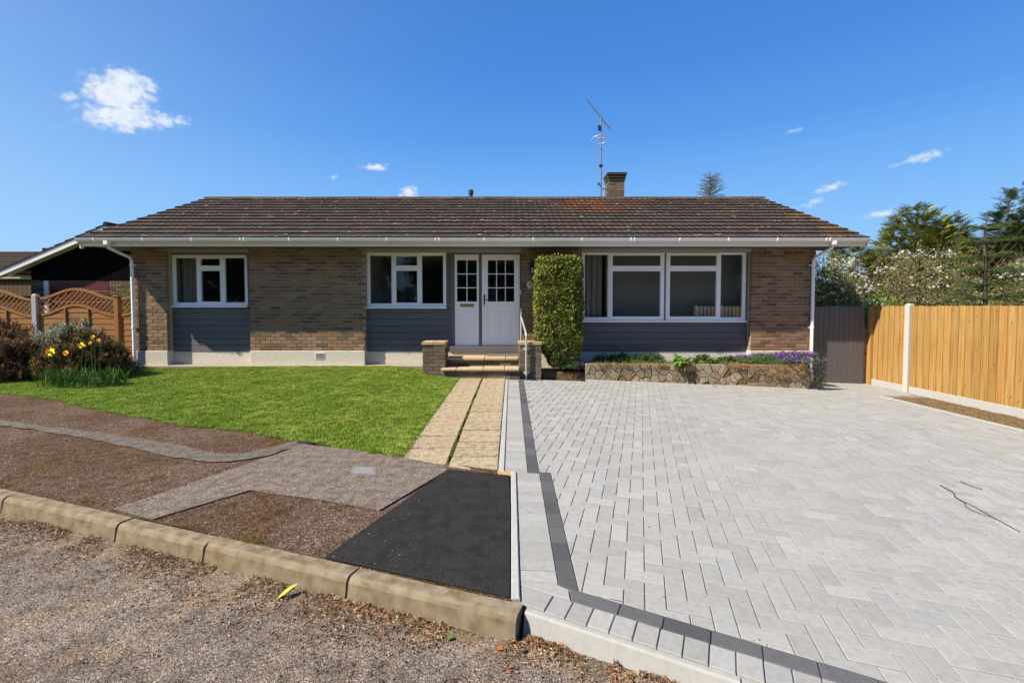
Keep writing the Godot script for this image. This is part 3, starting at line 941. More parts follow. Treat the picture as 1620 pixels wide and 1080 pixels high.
func build_bungalow() -> void:
	var h := thing("bungalow", "long low brick bungalow with grey boarded bays, white windows and brown tiled roof", "house", Vector3(-0.8, 0.0, -12.0))
	var b := MB.new()
	# structural shell: floor, ceiling, rear and side walls, partitions
	b.span(Vector3(-8.26, 0.30, -10.42), Vector3(6.6, 0.45, -17.0))
	b.span(Vector3(-8.27, 2.62, -10.23), Vector3(6.61, 2.70, -17.0))
	b.span(Vector3(-8.28, -0.4, -17.0), Vector3(6.62, 2.70, -17.25))
	for x in [-5.6, -3.4, 0.3, 1.4]:
		b.span(Vector3(x, 0.45, -10.55), Vector3(x + 0.1, 2.62, -17.0))
	put(h, "inner_shell", b.mesh(), MAT.plaster)
	b = MB.new()
	b.span(Vector3(-8.2, 0.452, -10.45), Vector3(6.5, 0.46, -16.95))
	put(h, "floor_covering", b.mesh(), MAT.carpet)
	# piers: plinth, mortar core, bricks
	var rest := MB.new()
	for i in 4:
		var x0: float = PIERS[i][0]
		var x1: float = PIERS[i][1]
		var pier := group_node(h, "brick_pier", Vector3((x0 + x1) / 2, 0.465, -FACE))
		b = MB.new()
		b.span(Vector3(x0 + 0.006, 0.40, -FACE - 0.008), Vector3(x1 - 0.006, 2.70, -FACE - 0.5))
		put(pier, "mortar", b.mesh(), MAT.mortar)
		wall_bricks(x0, x1, 0.465, 2.69, FACE, 1 if i >= 2 else 0, pier, rest, [30, 105, 35, 75][i])
		b = MB.new()
		b.span(Vector3(x0 - 0.004, -0.45, -FACE + 0.014), Vector3(x1 + 0.004, 0.465, -FACE - 0.4), 0.008)
		put(pier, "plinth", b.mesh(), MAT.render)
	# brick side walls
	for sx in [-8.28, 6.62]:
		for r in 30:
			for k in 32:
				var z := -10.3 - k * 0.225 - (0.1125 if r % 2 else 0.0)
				rest.col = brick_tone(1 if sx > 0 else 0)
				rest.cbox(Vector3(sx - 0.05 * signf(sx), 0.465 + r * 0.075 + 0.0375, z - 0.1125), Vector3(0.1, 0.065, 0.215), 0.0)
	put(h, "bricks", rest.mesh(), MAT.brick, "stuff")
	b = MB.new()
	b.span(Vector3(-8.272, -0.45, -10.6), Vector3(-8.1, 2.70, -17.0))
	b.span(Vector3(6.612, -0.45, -10.6), Vector3(6.45, 2.70, -17.0))
	for sx in [-8.272, 6.45]:
		b.tri(Vector3(sx, 2.70, -10.2), Vector3(sx, 2.70, -17.1), Vector3(sx, 4.35, -13.64))
		b.tri(Vector3(sx + 0.16, 2.70, -10.2), Vector3(sx + 0.16, 4.35, -13.64), Vector3(sx + 0.16, 2.70, -17.1))
	put(h, "side_wall", b.mesh(), MAT.mortar)
	# air brick in the long plinth
	b = MB.new()
	b.span(Vector3(-4.29, 0.28, -FACE + 0.022), Vector3(-4.08, 0.43, -FACE + 0.005), 0.004)
	var ab := put(h, "air_brick", b.mesh(), MAT.white_paint)
	b = MB.new()
	b.span(Vector3(-4.275, 0.30, -FACE + 0.026), Vector3(-4.10, 0.42, -FACE + 0.016))
	put(ab, "recess", b.mesh(), MAT.iron_cover)

	# bays: plinth, boards, trims
	var bays := [
		{"x0": -7.52, "x1": -5.71, "sill": 1.405, "top": 2.585},
		{"x0": -3.21, "x1": -1.36, "sill": 1.385, "top": 2.635},
		{"x0": 1.53, "x1": 5.23, "sill": 1.075, "top": 2.655},
	]
	for k in 3:
		var e: Dictionary = bays[k]
		var bay := group_node(h, "boarded_bay", Vector3((e.x0 + e.x1) / 2, 0.43, -BAY))
		b = MB.new()
		b.span(Vector3(e.x0, -0.45, -BAY + 0.016), Vector3(e.x1 if k != 1 else 0.22, 0.43, -BAY - 0.2), 0.0)
		put(bay, "plinth", b.mesh(), MAT.render)
		b = MB.new()
		b.span(Vector3(e.x0, 0.43, -BAY - 0.02), Vector3(e.x1, e.sill - 0.02, -BAY - 0.14))
		b.span(Vector3(e.x0, e.top + 0.004, -BAY - 0.02), Vector3(e.x1, 2.70, -BAY - 0.14))
		put(bay, "backing", b.mesh(), MAT.plaster)
		var y := 0.43
		while y < e.sill - 0.03:
			var top: float = minf(y + 0.145, e.sill - 0.012)
			b = MB.new()
			var z0 := -BAY + 0.022
			var z1 := -BAY + 0.004
			var xa: float = e.x0 + 0.004
			var xb: float = e.x1 - 0.004
			b.col = tone(Color(1, 1, 1), 0.05)
			b.quad(Vector3(xa, y, z0), Vector3(xb, y, z0), Vector3(xb, top - 0.012, z0 - 0.004), Vector3(xa, top - 0.012, z0 - 0.004))
			b.quad(Vector3(xa, top - 0.012, z0 - 0.004), Vector3(xb, top - 0.012, z0 - 0.004), Vector3(xb, top, z1), Vector3(xa, top, z1))
			b.quad(Vector3(xa, y, -BAY - 0.02), Vector3(xb, y, -BAY - 0.02), Vector3(xb, y, z0), Vector3(xa, y, z0))
			b.quad(Vector3(xb, y, z0), Vector3(xb, y, -BAY - 0.02), Vector3(xb, top, z1), Vector3(xb, top - 0.012, z0 - 0.004))
			put(bay, "board", b.mesh(), MAT.grey_paint)
			y += 0.145
		b = MB.new()
		b.span(Vector3(e.x0, e.top, -BAY + 0.018), Vector3(e.x1 if k != 1 else -1.36, 2.695, -BAY - 0.02), 0.004)
		put(bay, "head_board", b.mesh(), MAT.grey_paint)
	# boards beside the window next to the door
	var bay2 := h.get_node("boarded_bay2") if h.has_node("boarded_bay2") else h.get_node("boarded_bay")
	var y := 1.385
	while y < 2.62:
		b = MB.new()
		b.span(Vector3(-1.435, y + 0.002, -BAY + 0.018), Vector3(-1.364, minf(y + 0.143, 2.633), -BAY - 0.1), 0.006)
		put(bay2, "board", b.mesh(), MAT.grey_paint)
		y += 0.145

	# windows
	make_window(h, -7.515, -5.845, 1.455, 2.577, [[0.0, 0.345, 0.0, 1.0, false], [0.345, 0.675, 0.0, 0.735, true], [0.345, 0.675, 0.735, 1.0, true], [0.675, 1.0, 0.0, 1.0, false]], -5.83)
	make_window(h, -3.205, -1.444, 1.432, 2.63, [[0.0, 0.335, 0.0, 1.0, false], [0.335, 0.67, 0.0, 0.71, true], [0.335, 0.67, 0.71, 1.0, true], [0.67, 1.0, 0.0, 1.0, false]], -1.43)
	make_window(h, 1.557, 3.39, 1.125, 2.648, [[0.0, 0.34, 0.0, 1.0, false], [0.34, 1.0, 0.0, 0.755, true], [0.34, 1.0, 0.755, 1.0, true]], 5.27 - 0.06)
	make_window(h, 3.425, 5.20, 1.125, 2.648, [[0.0, 0.665, 0.0, 0.755, true], [0.0, 0.665, 0.755, 1.0, true], [0.665, 1.0, 0.0, 1.0, false]], 0.0)
	b = MB.new()
	b.span(Vector3(3.392, 1.10, -BAY + 0.012), Vector3(3.423, 2.65, -BAY - 0.06))
	b.span(Vector3(5.202, 1.10, -BAY + 0.012), Vector3(5.228, 2.65, -BAY - 0.06))
	b.span(Vector3(-5.843, 1.42, -BAY + 0.012), Vector3(-5.712, 2.59, -BAY - 0.06))
	b.span(Vector3(1.532, 1.10, -BAY + 0.010), Vector3(1.555, 2.65, -BAY - 0.06))
	put(h, "trim_board", b.mesh(), MAT.grey_paint)
	curtain(h, -7.42, -7.03, 1.30, 2.55, 10.56, MAT.cloth)
	curtain(h, 1.62, 2.05, 0.95, 2.6, 10.58, MAT.cloth)
	curtain(h, 2.2, 5.45, 0.75, 2.6, 10.95, MAT.blind, 0.03)

	# door set
	var trim := MB.new()
	trim.span(Vector3(-1.36, 0.56, -BAY + 0.03), Vector3(-1.262, 2.695, -BAY - 0.12), 0.005)
	trim.span(Vector3(-0.715, 0.56, -BAY + 0.028), Vector3(-0.660, 2.585, -BAY - 0.12), 0.005)
	trim.span(Vector3(0.190, 0.56, -BAY + 0.03), Vector3(0.219, 2.695, -BAY - 0.12), 0.005)
	trim.span(Vector3(-1.262, 2.585, -BAY + 0.028), Vector3(0.190, 2.695, -BAY - 0.12), 0.005)
	trim.span(Vector3(-1.36, 0.42, -BAY + 0.09), Vector3(0.219, 0.555, -BAY - 0.12), 0.008)
	put(h, "door_surround", trim.mesh(), MAT.grey_paint)
	for k in 2:
		var x0: float = [-1.258, -0.656][k]
		var x1: float = [-0.718, 0.186][k]
		var y0 := 0.56
		var y1 := 2.58
		var cols: int = [2, 3][k]
		var gx0: float = [-1.205, -0.520][k]
		var gx1: float = [-0.765, 0.062][k]
		var gy0 := 1.545
		var gy1 := 2.458
		var z := -BAY + 0.012
		var dn := group_node(h, "side_light" if k == 0 else "front_door", Vector3((x0 + x1) / 2, y0, -BAY))
		b = MB.new()
		b.span(Vector3(x0, y0, z), Vector3(gx0, y1, z - 0.05), 0.005)
		b.span(Vector3(gx1, y0, z), Vector3(x1, y1, z - 0.05), 0.005)
		b.span(Vector3(gx0, gy1, z - 0.0005), Vector3(gx1, y1, z - 0.05), 0.004)
		b.span(Vector3(gx0, y0, z - 0.0005), Vector3(gx1, 0.72, z - 0.05), 0.004)
		b.span(Vector3(gx0, 1.39, z - 0.0005), Vector3(gx1, gy0, z - 0.05), 0.004)
		b.span(Vector3(gx0, 0.72, z - 0.012), Vector3(gx1, 1.39, z - 0.05))
		put(dn, "leaf", b.mesh(), MAT.upvc)
		for s in 2:
			b = MB.new()
			var px0 := lerpf(gx0, gx1, 0.08 + 0.46 * s)
			var px1 := lerpf(gx0, gx1, 0.46 + 0.46 * s)
			b.span(Vector3(px0, 0.76, z - 0.004), Vector3(px1, 1.33, z - 0.02), 0.007)
			put(dn, "panel", b.mesh(), MAT.upvc)
		b = MB.new()
		for s in range(1, cols):
			var gx := lerpf(gx0, gx1, float(s) / cols)
			b.span(Vector3(gx - 0.009, gy0, z - 0.004), Vector3(gx + 0.009, gy1, z - 0.04), 0.003)
		for s in range(1, 3):
			var gy := lerpf(gy0, gy1, s / 3.0)
			b.span(Vector3(gx0, gy - 0.009, z - 0.0046), Vector3(gx1, gy + 0.009, z - 0.04), 0.003)
		put(dn, "glazing_bar", b.mesh(), MAT.upvc)
		for s in cols:
			for r in 3:
				b = MB.new()
				var a := lerpf(gx0, gx1, float(s) / cols) + 0.009
				var e := lerpf(gx0, gx1, float(s + 1) / cols) - 0.009
				var p := lerpf(gy0, gy1, r / 3.0) + 0.009
				var q := lerpf(gy0, gy1, (r + 1) / 3.0) - 0.009
				b.quad(Vector3(a, p, z - 0.03), Vector3(e, p, z - 0.03), Vector3(e, q, z - 0.03), Vector3(a, q, z - 0.03))
				put(dn, "pane", b.mesh(), MAT.glass)
		b = MB.new()
		if k == 0:
			b.span(Vector3(-1.135, 1.425, z + 0.012), Vector3(-0.83, 1.49, z - 0.002), 0.004)
			b.span(Vector3(-1.10, 1.437, z + 0.018), Vector3(-0.865, 1.478, z + 0.011), 0.003)
			put(dn, "letter_plate", b.mesh(), MAT.brass)
		else:
			b.span(Vector3(-0.612, 1.47, z + 0.010), Vector3(-0.582, 1.70, z - 0.002), 0.004)
			b.tube([Vector3(-0.597, 1.585, z + 0.01), Vector3(-0.597, 1.585, z + 0.05), Vector3(-0.49, 1.58, z + 0.052)], 0.009, 0.008, 8)
			put(dn, "handle", b.mesh(), MAT.black_metal)
			b = MB.new()
			b.span(Vector3(-0.625, 0.592, z + 0.03), Vector3(0.15, 0.625, z - 0.002), 0.008)
			put(dn, "weather_bar", b.mesh(), MAT.upvc)
	b = MB.new()
	b.span(Vector3(0.193, 1.70, -BAY + 0.046), Vector3(0.217, 1.80, -BAY + 0.031), 0.004)
	var bell := put(h, "doorbell", b.mesh(), MAT.upvc)
	b = MB.new()
	b.cbox(Vector3(0.205, 1.735, -BAY + 0.047), Vector3(0.012, 0.012, 0.006), 0.002)
	put(bell, "button", b.mesh(), MAT.black_metal)

	build_roof(h)

	# rainwater goods
	var g := MB.new()
	var prof := []
	for k in 11:
		var a := PI * k / 10.0
		prof.append(Vector2(cos(a) * 0.056, -sin(a) * 0.056))
	var yc := 2.802
	var dc := 9.525
	for k in 10:
		for io in 2:
			var s := 1.0 if io == 0 else 0.94
			var p: Vector2 = prof[k] * s
			var q: Vector2 = prof[k + 1] * s
			g.quad_out(Vector3(-8.80, yc + p.y, -dc + p.x), Vector3(7.26, yc + p.y, -dc + p.x), Vector3(7.26, yc + q.y, -dc + q.x), Vector3(-8.80, yc + q.y, -dc + q.x), Vector3(0, yc + (0.0 if io == 0 else -1.0), -dc))
	for x in [-8.80, 7.26]:
		for k in 10:
			g.tri(Vector3(x, yc, -dc), Vector3(x, yc + prof[k].y, -dc + prof[k].x), Vector3(x, yc + prof[k + 1].y, -dc + prof[k + 1].x))
	g.span(Vector3(-8.80, yc - 0.001, -dc + 0.050), Vector3(7.26, yc + 0.006, -dc + 0.060), 0.002)
	var gut := put(h, "gutter", g.mesh(), MAT.upvc)
	for k in 16:
		var x := -8.42 + k * 0.985
		var c := MB.new()
		for s in ([0.0] if k % 4 != 3 else [0.0, 0.07]):
			for q in 10:
				var p: Vector2 = prof[q] * 1.09
				var r: Vector2 = prof[q + 1] * 1.09
				c.cbox(Vector3(x + s, yc + (p.y + r.y) / 2, -dc + (p.x + r.x) / 2), Vector3(0.022, maxf(0.008, absf(p.y - r.y)), maxf(0.008, absf(p.x - r.x))), 0.0)
			c.cbox(Vector3(x + s, yc + 0.008, -dc + 0.060), Vector3(0.022, 0.016, 0.012), 0.002)
		put(gut, "bracket", c.mesh(), MAT.upvc)
	for k in 2:
		var x: float = [-8.20, 6.53][k]
		var low: float = [0.16, -0.16][k]
		var dp := group_node(h, "downpipe", Vector3(x, low, -10.14))
		b = MB.new()
		b.span(Vector3(x - 0.045, 2.68, -dc + 0.045), Vector3(x + 0.045, 2.79, -dc - 0.045), 0.008)
		put(dp, "outlet", b.mesh(), MAT.upvc)
		b = MB.new()
		b.tube([Vector3(x, 2.70, -dc), Vector3(x, 2.63, -dc - 0.03), Vector3(x, 2.49, -10.08), Vector3(x, 2.42, -10.135), Vector3(x, 2.30, -10.14), Vector3(x, low, -10.14)], 0.034, 0.034, 12)
		put(dp, "pipe", b.mesh(), MAT.upvc)
		for yy in [2.33, 0.98]:
			b = MB.new()
			b.tube([Vector3(x, yy - 0.03, -10.14), Vector3(x, yy + 0.03, -10.14)], 0.041, 0.041, 12)
			b.span(Vector3(x - 0.07, yy - 0.014, -10.165), Vector3(x + 0.07, yy + 0.014, -10.19), 0.004)
			put(dp, "clip", b.mesh(), MAT.upvc)


func build_roof(h: Node3D) -> void:
	var p := atan2(1.73, 4.08)
	var sp := sin(p)
	var cp := cos(p)
	var R := func(x: float, s: float, up: float) -> Vector3:     # front slope: along the eaves, up the slope, off the slope
		return Vector3(x, 2.80 + s * sp + up * cp, -(9.545 + s * cp) + up * sp)
	var L := -8.83
	var Rr := 7.28
	var gauge := 4.43 / 13.0
	var roof := group_node(h, "roof", Vector3(-0.8, 2.8, -13.6))
	var b := MB.new()
	# decking of both slopes
	b.quad(R.call(L + 0.02, 0.0, -0.01), R.call(Rr - 0.02, 0.0, -0.01), R.call(Rr - 0.02, 4.43, -0.01), R.call(L + 0.02, 4.43, -0.01))
	var ridge: Vector3 = R.call(0, 4.43, 0.0)
	for s in 13:
		var a0 := s / 13.0
		var a1 := (s + 1) / 13.0
		b.quad(Vector3(Rr, lerpf(ridge.y, 2.8, a0), lerpf(ridge.z, ridge.z - 4.08, a0)), Vector3(L, lerpf(ridge.y, 2.8, a0), lerpf(ridge.z, ridge.z - 4.08, a0)), Vector3(L, lerpf(ridge.y, 2.8, a1) + 0.02, lerpf(ridge.z, ridge.z - 4.08, a1)), Vector3(Rr, lerpf(ridge.y, 2.8, a1) + 0.02, lerpf(ridge.z, ridge.z - 4.08, a1)))
	b.col = Color(0.06, 0.055, 0.05)
	put(roof, "rear_slope", b.mesh(), MAT.roof_tile)
	# front tiles
	var rest := MB.new()
	var tw := 0.30
	var made := 0
	var orange := FastNoiseLite.new()
	orange.seed = 4; orange.frequency = 1.3; orange.fractal_octaves = 3
	for cI in 13:
		var off := tw * 0.5 if cI % 2 else 0.0
		var x := L - off
		while x < Rr - 0.02:
			var a := maxf(x, L)
			var e := minf(x + tw - 0.003, Rr)
			x += tw
			if e - a < 0.05:
				continue
			var m := MB.new() if made < 300 else rest
			var c := tone(Color(0.108, 0.093, 0.085), 0.16, 0.04)
			var mid := (a + e) / 2
			# orange lichen on the tiles below the chimney
			var lich := clampf(1.3 - Vector2((mid - 2.35) / 1.2, (cI * gauge - 3.4) / 1.15).length(), 0.0, 1.0) * smoothstep(-0.30, 0.15, orange.get_noise_2d(mid * 2.0, cI * 0.9))
			c = c.lerp(Color(0.26, 0.115, 0.035), 0.9 * lich)
			if cI < 7 and e > Rr - 0.35 - rng.randf() * 0.3 and rng.randf() < 0.35:
				c = c.lerp(Color(0.24, 0.15, 0.05), 0.7)
			if cI == 12 and rng.randf() < 0.55:
				c = c.lerp(Color(0.22, 0.20, 0.15), rnd(0.2, 0.8))
			m.col = c
			var s0 := cI * gauge + rnd(-0.004, 0.004)
			var s1 := s0 + gauge + 0.06
			var f0 := 0.050 + rnd(-0.002, 0.003)
			var hs := [0.0, 0.011, 0.011, 0.0, 0.0, 0.011, 0.011, 0.0, 0.0]
			var n := 8
			var t0 := []
			var t1 := []
			var t2 := []
			for k in n + 1:
				var xx := lerpf(a, e, float(k) / n)
				t0.append(R.call(xx, s0, f0 - 0.027))
				t1.append(R.call(xx, s0, f0 + hs[k] * 0.6))
				t2.append(R.call(xx, s1, 0.014 + hs[k] * 0.6))
			for k in n:
				m.quad(t1[k], t1[k + 1], t2[k + 1], t2[k])
				m.quad(t0[k], t0[k + 1], t1[k + 1], t1[k])
			m.quad(t0[0], t1[0], t2[0], R.call(a, s1, -0.012))
			m.quad(t1[n], t0[n], R.call(e, s1, -0.012), t2[n])
			if made < 300:
				put(roof, "tile", m.mesh(), MAT.roof_tile)
			made += 1
	put(roof, "tiles", rest.mesh(), MAT.roof_tile, "stuff")
	# lichen crusts, pale grey, scattered on the tiles
	var crust := MB.new()
	for k in 300:
		var cI := rng.randi() % 13
		var xx := rnd(L + 0.2, Rr - 0.2)
		var ss := cI * gauge + rnd(0.02, gauge * 0.6)
		var r := rnd(0.010, 0.028) * (2.2 if rng.randf() < 0.12 else 1.0)
		crust.col = Color(0.36, 0.35, 0.33).lerp(Color(0.52, 0.51, 0.49), rng.randf())
		var o: Vector3 = R.call(xx, ss, 0.059)
		var ring := []
		for q in 7:
			var an := TAU * q / 7.0
			var rr := r * rnd(0.6, 1.2)
			ring.append(R.call(xx + cos(an) * rr * 1.5, ss + sin(an) * rr, 0.053 - 0.10 * (sin(an) * rr)))
		for q in 7:
			crust.tri(o, ring[q], ring[(q + 1) % 7])
	put(roof, "lichen", crust.mesh(), MAT.stone, "stuff")
	# ridge tiles
	for k in 36:
		var x0 := L + 0.02 + k * 0.4472
		var x1 := x0 + 0.4432
		b = MB.new()
		b.col = tone(Color(0.10, 0.088, 0.075), 0.2, 0.05).lerp(Color(0.24, 0.22, 0.17), rnd(0.0, 0.5))
		var lift := rnd(0.0, 0.008)
		for q in 6:
			var a0 := PI * q / 6.0
			var a1 := PI * (q + 1) / 6.0
			var P := func(x: float, an: float, r: float) -> Vector3: return Vector3(x, ridge.y - 0.012 + lift + sin(an) * r * 0.62, ridge.z + cos(an) * r)
			b.quad(P.call(x0, a0, 0.13), P.call(x1, a0, 0.13), P.call(x1, a1, 0.13), P.call(x0, a1, 0.13))
		put(roof, "ridge_tile", b.mesh(), MAT.roof_tile)
	# fascia, soffit, barge boards
	b = MB.new()
	b.span(Vector3(L + 0.03, 2.660, -9.60), Vector3(Rr - 0.03, 2.80, -9.625), 0.004)
	put(roof, "fascia", b.mesh(), MAT.white_paint)
	b = MB.new()
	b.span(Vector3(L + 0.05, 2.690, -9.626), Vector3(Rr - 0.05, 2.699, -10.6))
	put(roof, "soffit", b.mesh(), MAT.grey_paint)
	for x in [L + 0.012, Rr - 0.030]:
		b = MB.new()
		b.quad_out(R.call(x, -0.04, 0.005), R.call(x, 4.43, 0.005), R.call(x, 4.43, -0.17), R.call(x, 0.0, -0.16), Vector3(x + 0.5, 3, -11))
		b.quad_out(R.call(x + 0.02, -0.04, 0.005), R.call(x + 0.02, 4.43, 0.005), R.call(x + 0.02, 4.43, -0.17), R.call(x + 0.02, 0.0, -0.16), Vector3(x - 0.5, 3, -11))
		b.quad(R.call(x, 0.0, -0.16), R.call(x + 0.02, 0.0, -0.16), R.call(x + 0.02, -0.04, 0.005), R.call(x, -0.04, 0.005))
		b.quad(R.call(x, 4.43, -0.17), R.call(x + 0.02, 4.43, -0.17), R.call(x + 0.02, 0.0, -0.16), R.call(x, 0.0, -0.16))
		put(roof, "barge_board", b.mesh(), MAT.white_paint)
		b = MB.new()
		b.span(Vector3(x, 2.62, -9.59), Vector3(x + 0.03, 2.80, -9.66), 0.004)
		put(roof, "box_end", b.mesh(), MAT.white_paint)
	# flue terminal
	b = MB.new()
	b.tube([Vector3(-1.19, 4.45, -13.9), Vector3(-1.19, 4.74, -13.9)], 0.055, 0.055, 10)
	b.tube([Vector3(-1.19, 4.74, -13.9), Vector3(-1.19, 4.86, -13.9)], 0.075, 0.068, 10)
	put(roof, "flue", b.mesh(), MAT.black_metal)
	# chimney
	var ch := group_node(h, "chimney", Vector3(3.07, 4.5, -14.0))
	b = MB.new()
	b.span(Vector3(2.85, 4.2, -13.76), Vector3(3.29, 5.32, -14.24))
	put(ch, "mortar", b.mesh(), MAT.mortar)
	var cb := MB.new()
	wall_bricks(2.845, 3.295, 4.50, 5.10, 13.75, 2, ch, cb, 30, 0.06, 0.225, 0.075)
	for r in 8:
		for k in 3:
			cb.col = brick_tone(2)
			cb.span(Vector3(2.835, 4.50 + r * 0.075, -13.76 - k * 0.17), Vector3(2.87, 4.565 + r * 0.075, -13.92 - k * 0.17))
	put(ch, "side_bricks", cb.mesh(), MAT.brick, "stuff")
	b = MB.new()
	for r in 3:
		b.col = tone(Color(0.085, 0.072, 0.06), 0.15)
		var g := 0.02 + 0.02 * r
		b.cbox(Vector3(3.07, 5.135 + r * 0.077, -14.0), Vector3(0.45 + 2 * g, 0.07, 0.50 + 2 * g), 0.006)
	b.col = Color(0.10, 0.09, 0.08)
	b.cbox(Vector3(3.07, 5.345, -14.0), Vector3(0.34, 0.06, 0.32), 0.02)
	put(ch, "corbel", b.mesh(), MAT.brick)
	b = MB.new()
	b.col = Color(0.9, 0.85, 0.78)
	b.span(Vector3(2.74, 4.46, -13.70), Vector3(3.40, 4.53, -13.745), 0.01)
	put(ch, "flashing", b.mesh(), MAT.concrete)


# ---------------------------------------------------------------- steps, pillars, small fittings
func build_entrance() -> void:
	var st := thing("front_steps", "two worn stone-topped brick steps leading up to the white front door", "steps", Vector3(-0.6, 0, -9.6))
	var b := MB.new()
	b.span(Vector3(-1.36, -0.2, -9.30), Vector3(0.17, 0.150, -9.68))
	b.span(Vector3(-1.36, -0.2, -9.66), Vector3(0.17, 0.325, -10.40))
	put(st, "core", b.mesh(), MAT.mortar)
	for r in 2:
		var rs := MB.new()
		var zz: float = [9.285, 9.64][r]
		wall_bricks(-1.36, 0.17, [-0.03, 0.20][r], [0.150, 0.325][r], zz, 2, st, rs, 16, 0.02)
		if rs.v.size():
			put(st, "riser_bricks", rs.mesh(), MAT.brick, "stuff")
	for e in [[-1.40, -1.10, 0], [-1.095, -0.565, 0], [-0.56, -0.135, 0], [-0.13, 0.16, 0], [-1.335, -0.555, 1], [-0.55, -0.12, 1], [-0.115, 0.15, 1]]:
		b = MB.new()
		b.col = tone(Color(1, 1, 1), 0.08, 0.03)
		if e[2] == 0:
			b.span(Vector3(e[0], 0.150, -9.245 + rnd(-0.01, 0.01)), Vector3(e[1], 0.205 + rnd(-0.004, 0.004), -9.66), 0.012)
		else:
			b.span(Vector3(e[0], 0.325, -9.60 + rnd(-0.01, 0.01)), Vector3(e[1], 0.385 + rnd(-0.004, 0.004), -10.14), 0.012)
		put(st, "step_slab", b.mesh(), MAT.step_slab)
	b = MB.new()
	b.span(Vector3(-0.52, 0.386, -9.85), Vector3(0.14, 0.398, -10.2), 0.004)
	var mt := put(self, "door_mat", b.mesh(), MAT.old_wood)
	mt.material_override = MAT.grey_paint
	tag(mt, "thin dark grey mat lying on the top step before the door", "mat")
	var names := ["square brick pillar with buff coping on the lawn side of the steps", "square brick pillar beside the steps that carries the handrail"]
	for k in 2:
		var x0: float = [-1.79, 0.155][k]
		var x1: float = x0 + 0.455
		var y0: float = [0.0, -0.10][k]
		var pl := thing("brick_pillar", names[k], "pillar", Vector3((x0 + x1) / 2, y0, -9.58), "pillars beside the front steps")
		b = MB.new()
		b.span(Vector3(x0 + 0.008, y0 - 0.1, -9.39), Vector3(x1 - 0.008, 0.66, -9.80))
		put(pl, "mortar", b.mesh(), MAT.mortar)
		var side := MB.new()
		wall_bricks(x0, x1, 0.66 - 0.075 * 9, 0.655, 9.38, 2, pl, side, 60, 0.10)
		for r in 9:
			for q in 2:
				for sx in [x0, x1]:
					side.col = brick_tone(2)
					side.cbox(Vector3(sx + (0.049 if sx == x0 else -0.049), 0.66 - 0.075 * 9 + r * 0.075 + 0.0375, -9.485 - 0.105 - q * 0.17), Vector3(0.1, 0.065, 0.16), 0.003)
		put(pl, "side_bricks", side.mesh(), MAT.brick, "stuff")
		for q in 2:
			b = MB.new()
			b.col = tone(Color(0.46, 0.36, 0.22), 0.1, 0.03)
			b.span(Vector3(x0 - 0.012 + q * 0.24, 0.66, -9.365), Vector3(x0 + 0.225 + q * 0.242, 0.722, -9.83), 0.006)
			put(pl, "coping", b.mesh(), MAT.brick)
	# handrail
	var hr := thing("handrail", "galvanised tube handrail rising beside the front steps", "handrail", Vector3(0.3, -0.02, -9.3))
	b = MB.new()
	b.tube([Vector3(0.298, -0.05, -9.325), Vector3(0.298, 0.80, -9.325), Vector3(0.295, 0.87, -9.34), Vector3(0.285, 0.93, -9.40), Vector3(0.235, 1.13, -9.90), Vector3(0.215, 1.20, -10.04)], 0.021, 0.021, 10)
	put(hr, "rail", b.mesh(), MAT.galvanised)
	b = MB.new()
	b.tube([Vector3(0.212, 0.30, -10.05), Vector3(0.212, 1.40, -10.05)], 0.021, 0.021, 10)
	put(hr, "post", b.mesh(), MAT.galvanised)
	for yy in [0.10, 0.58]:
		b = MB.new()
		b.cbox(Vector3(0.30, yy, -9.36), Vector3(0.10, 0.045, 0.035), 0.006)
		b.tube([Vector3(0.298, yy - 0.03, -9.325), Vector3(0.298, yy + 0.03, -9.325)], 0.027, 0.027, 10)
		put(hr, "bracket", b.mesh(), MAT.galvanised)
	# wall lantern
	var ln := thing("wall_lantern", "small black wall lantern half hidden by the clipped bush", "lantern", Vector3(0.48, 2.15, -10.12))
	b = MB.new()
	b.cbox(Vector3(0.455, 2.30, -10.185), Vector3(0.07, 0.22, 0.02), 0.005)
	b.tube([Vector3(0.455, 2.38, -10.18), Vector3(0.455, 2.42, -10.12), Vector3(0.455, 2.36, -10.08)], 0.008, 0.008, 6)
	put(ln, "bracket", b.mesh(), MAT.black_metal)
	b = MB.new()
	for s in [[-1, -1], [1, -1], [-1, 1], [1, 1]]:
		b.cbox(Vector3(0.455 + s[0] * 0.05, 2.23, -10.08 + s[1] * 0.05), Vector3(0.012, 0.18, 0.012), 0.002)
	b.cbox(Vector3(0.455, 2.335, -10.08), Vector3(0.14, 0.03, 0.14), 0.012)
	b.cbox(Vector3(0.455, 2.135, -10.08), Vector3(0.12, 0.02, 0.12), 0.006)
	put(ln, "cage", b.mesh(), MAT.black_metal)
	b = MB.new()
	b.cbox(Vector3(0.455, 2.23, -10.08), Vector3(0.095, 0.165, 0.095), 0.004)
	put(ln, "glass", b.mesh(), MAT.glass)
	b = MB.new()
	b.tube([Vector3(0.455, 2.15, -10.08), Vector3(0.455, 2.26, -10.08)], 0.018, 0.024, 8)
	put(ln, "bulb", b.mesh(), MAT.upvc)
	# number plaque
	var pq := thing("number_plaque", "oval cream house number plaque on the brick beside the door", "plaque", Vector3(0.40, 1.9, -10.19))
	for k in 2:
		b = MB.new()
		var poly := PackedVector2Array()
		for q in 28:
			var a := TAU * q / 28.0
			poly.append(Vector2(0.398 + cos(a) * [0.062, 0.046][k], 1.905 + sin(a) * [0.087, 0.068][k]))
		b.col = [Color(0.62, 0.58, 0.46), Color(0.74, 0.71, 0.60)][k]
		b.slab(poly, 0.0, [0.014, 0.017][k], 0.004, Transform3D(Basis(), Vector3(0, 0, -10.196)))
		put(pq, ["rim", "face"][k], b.mesh(), MAT.petal)
	var tm := TextMesh.new()
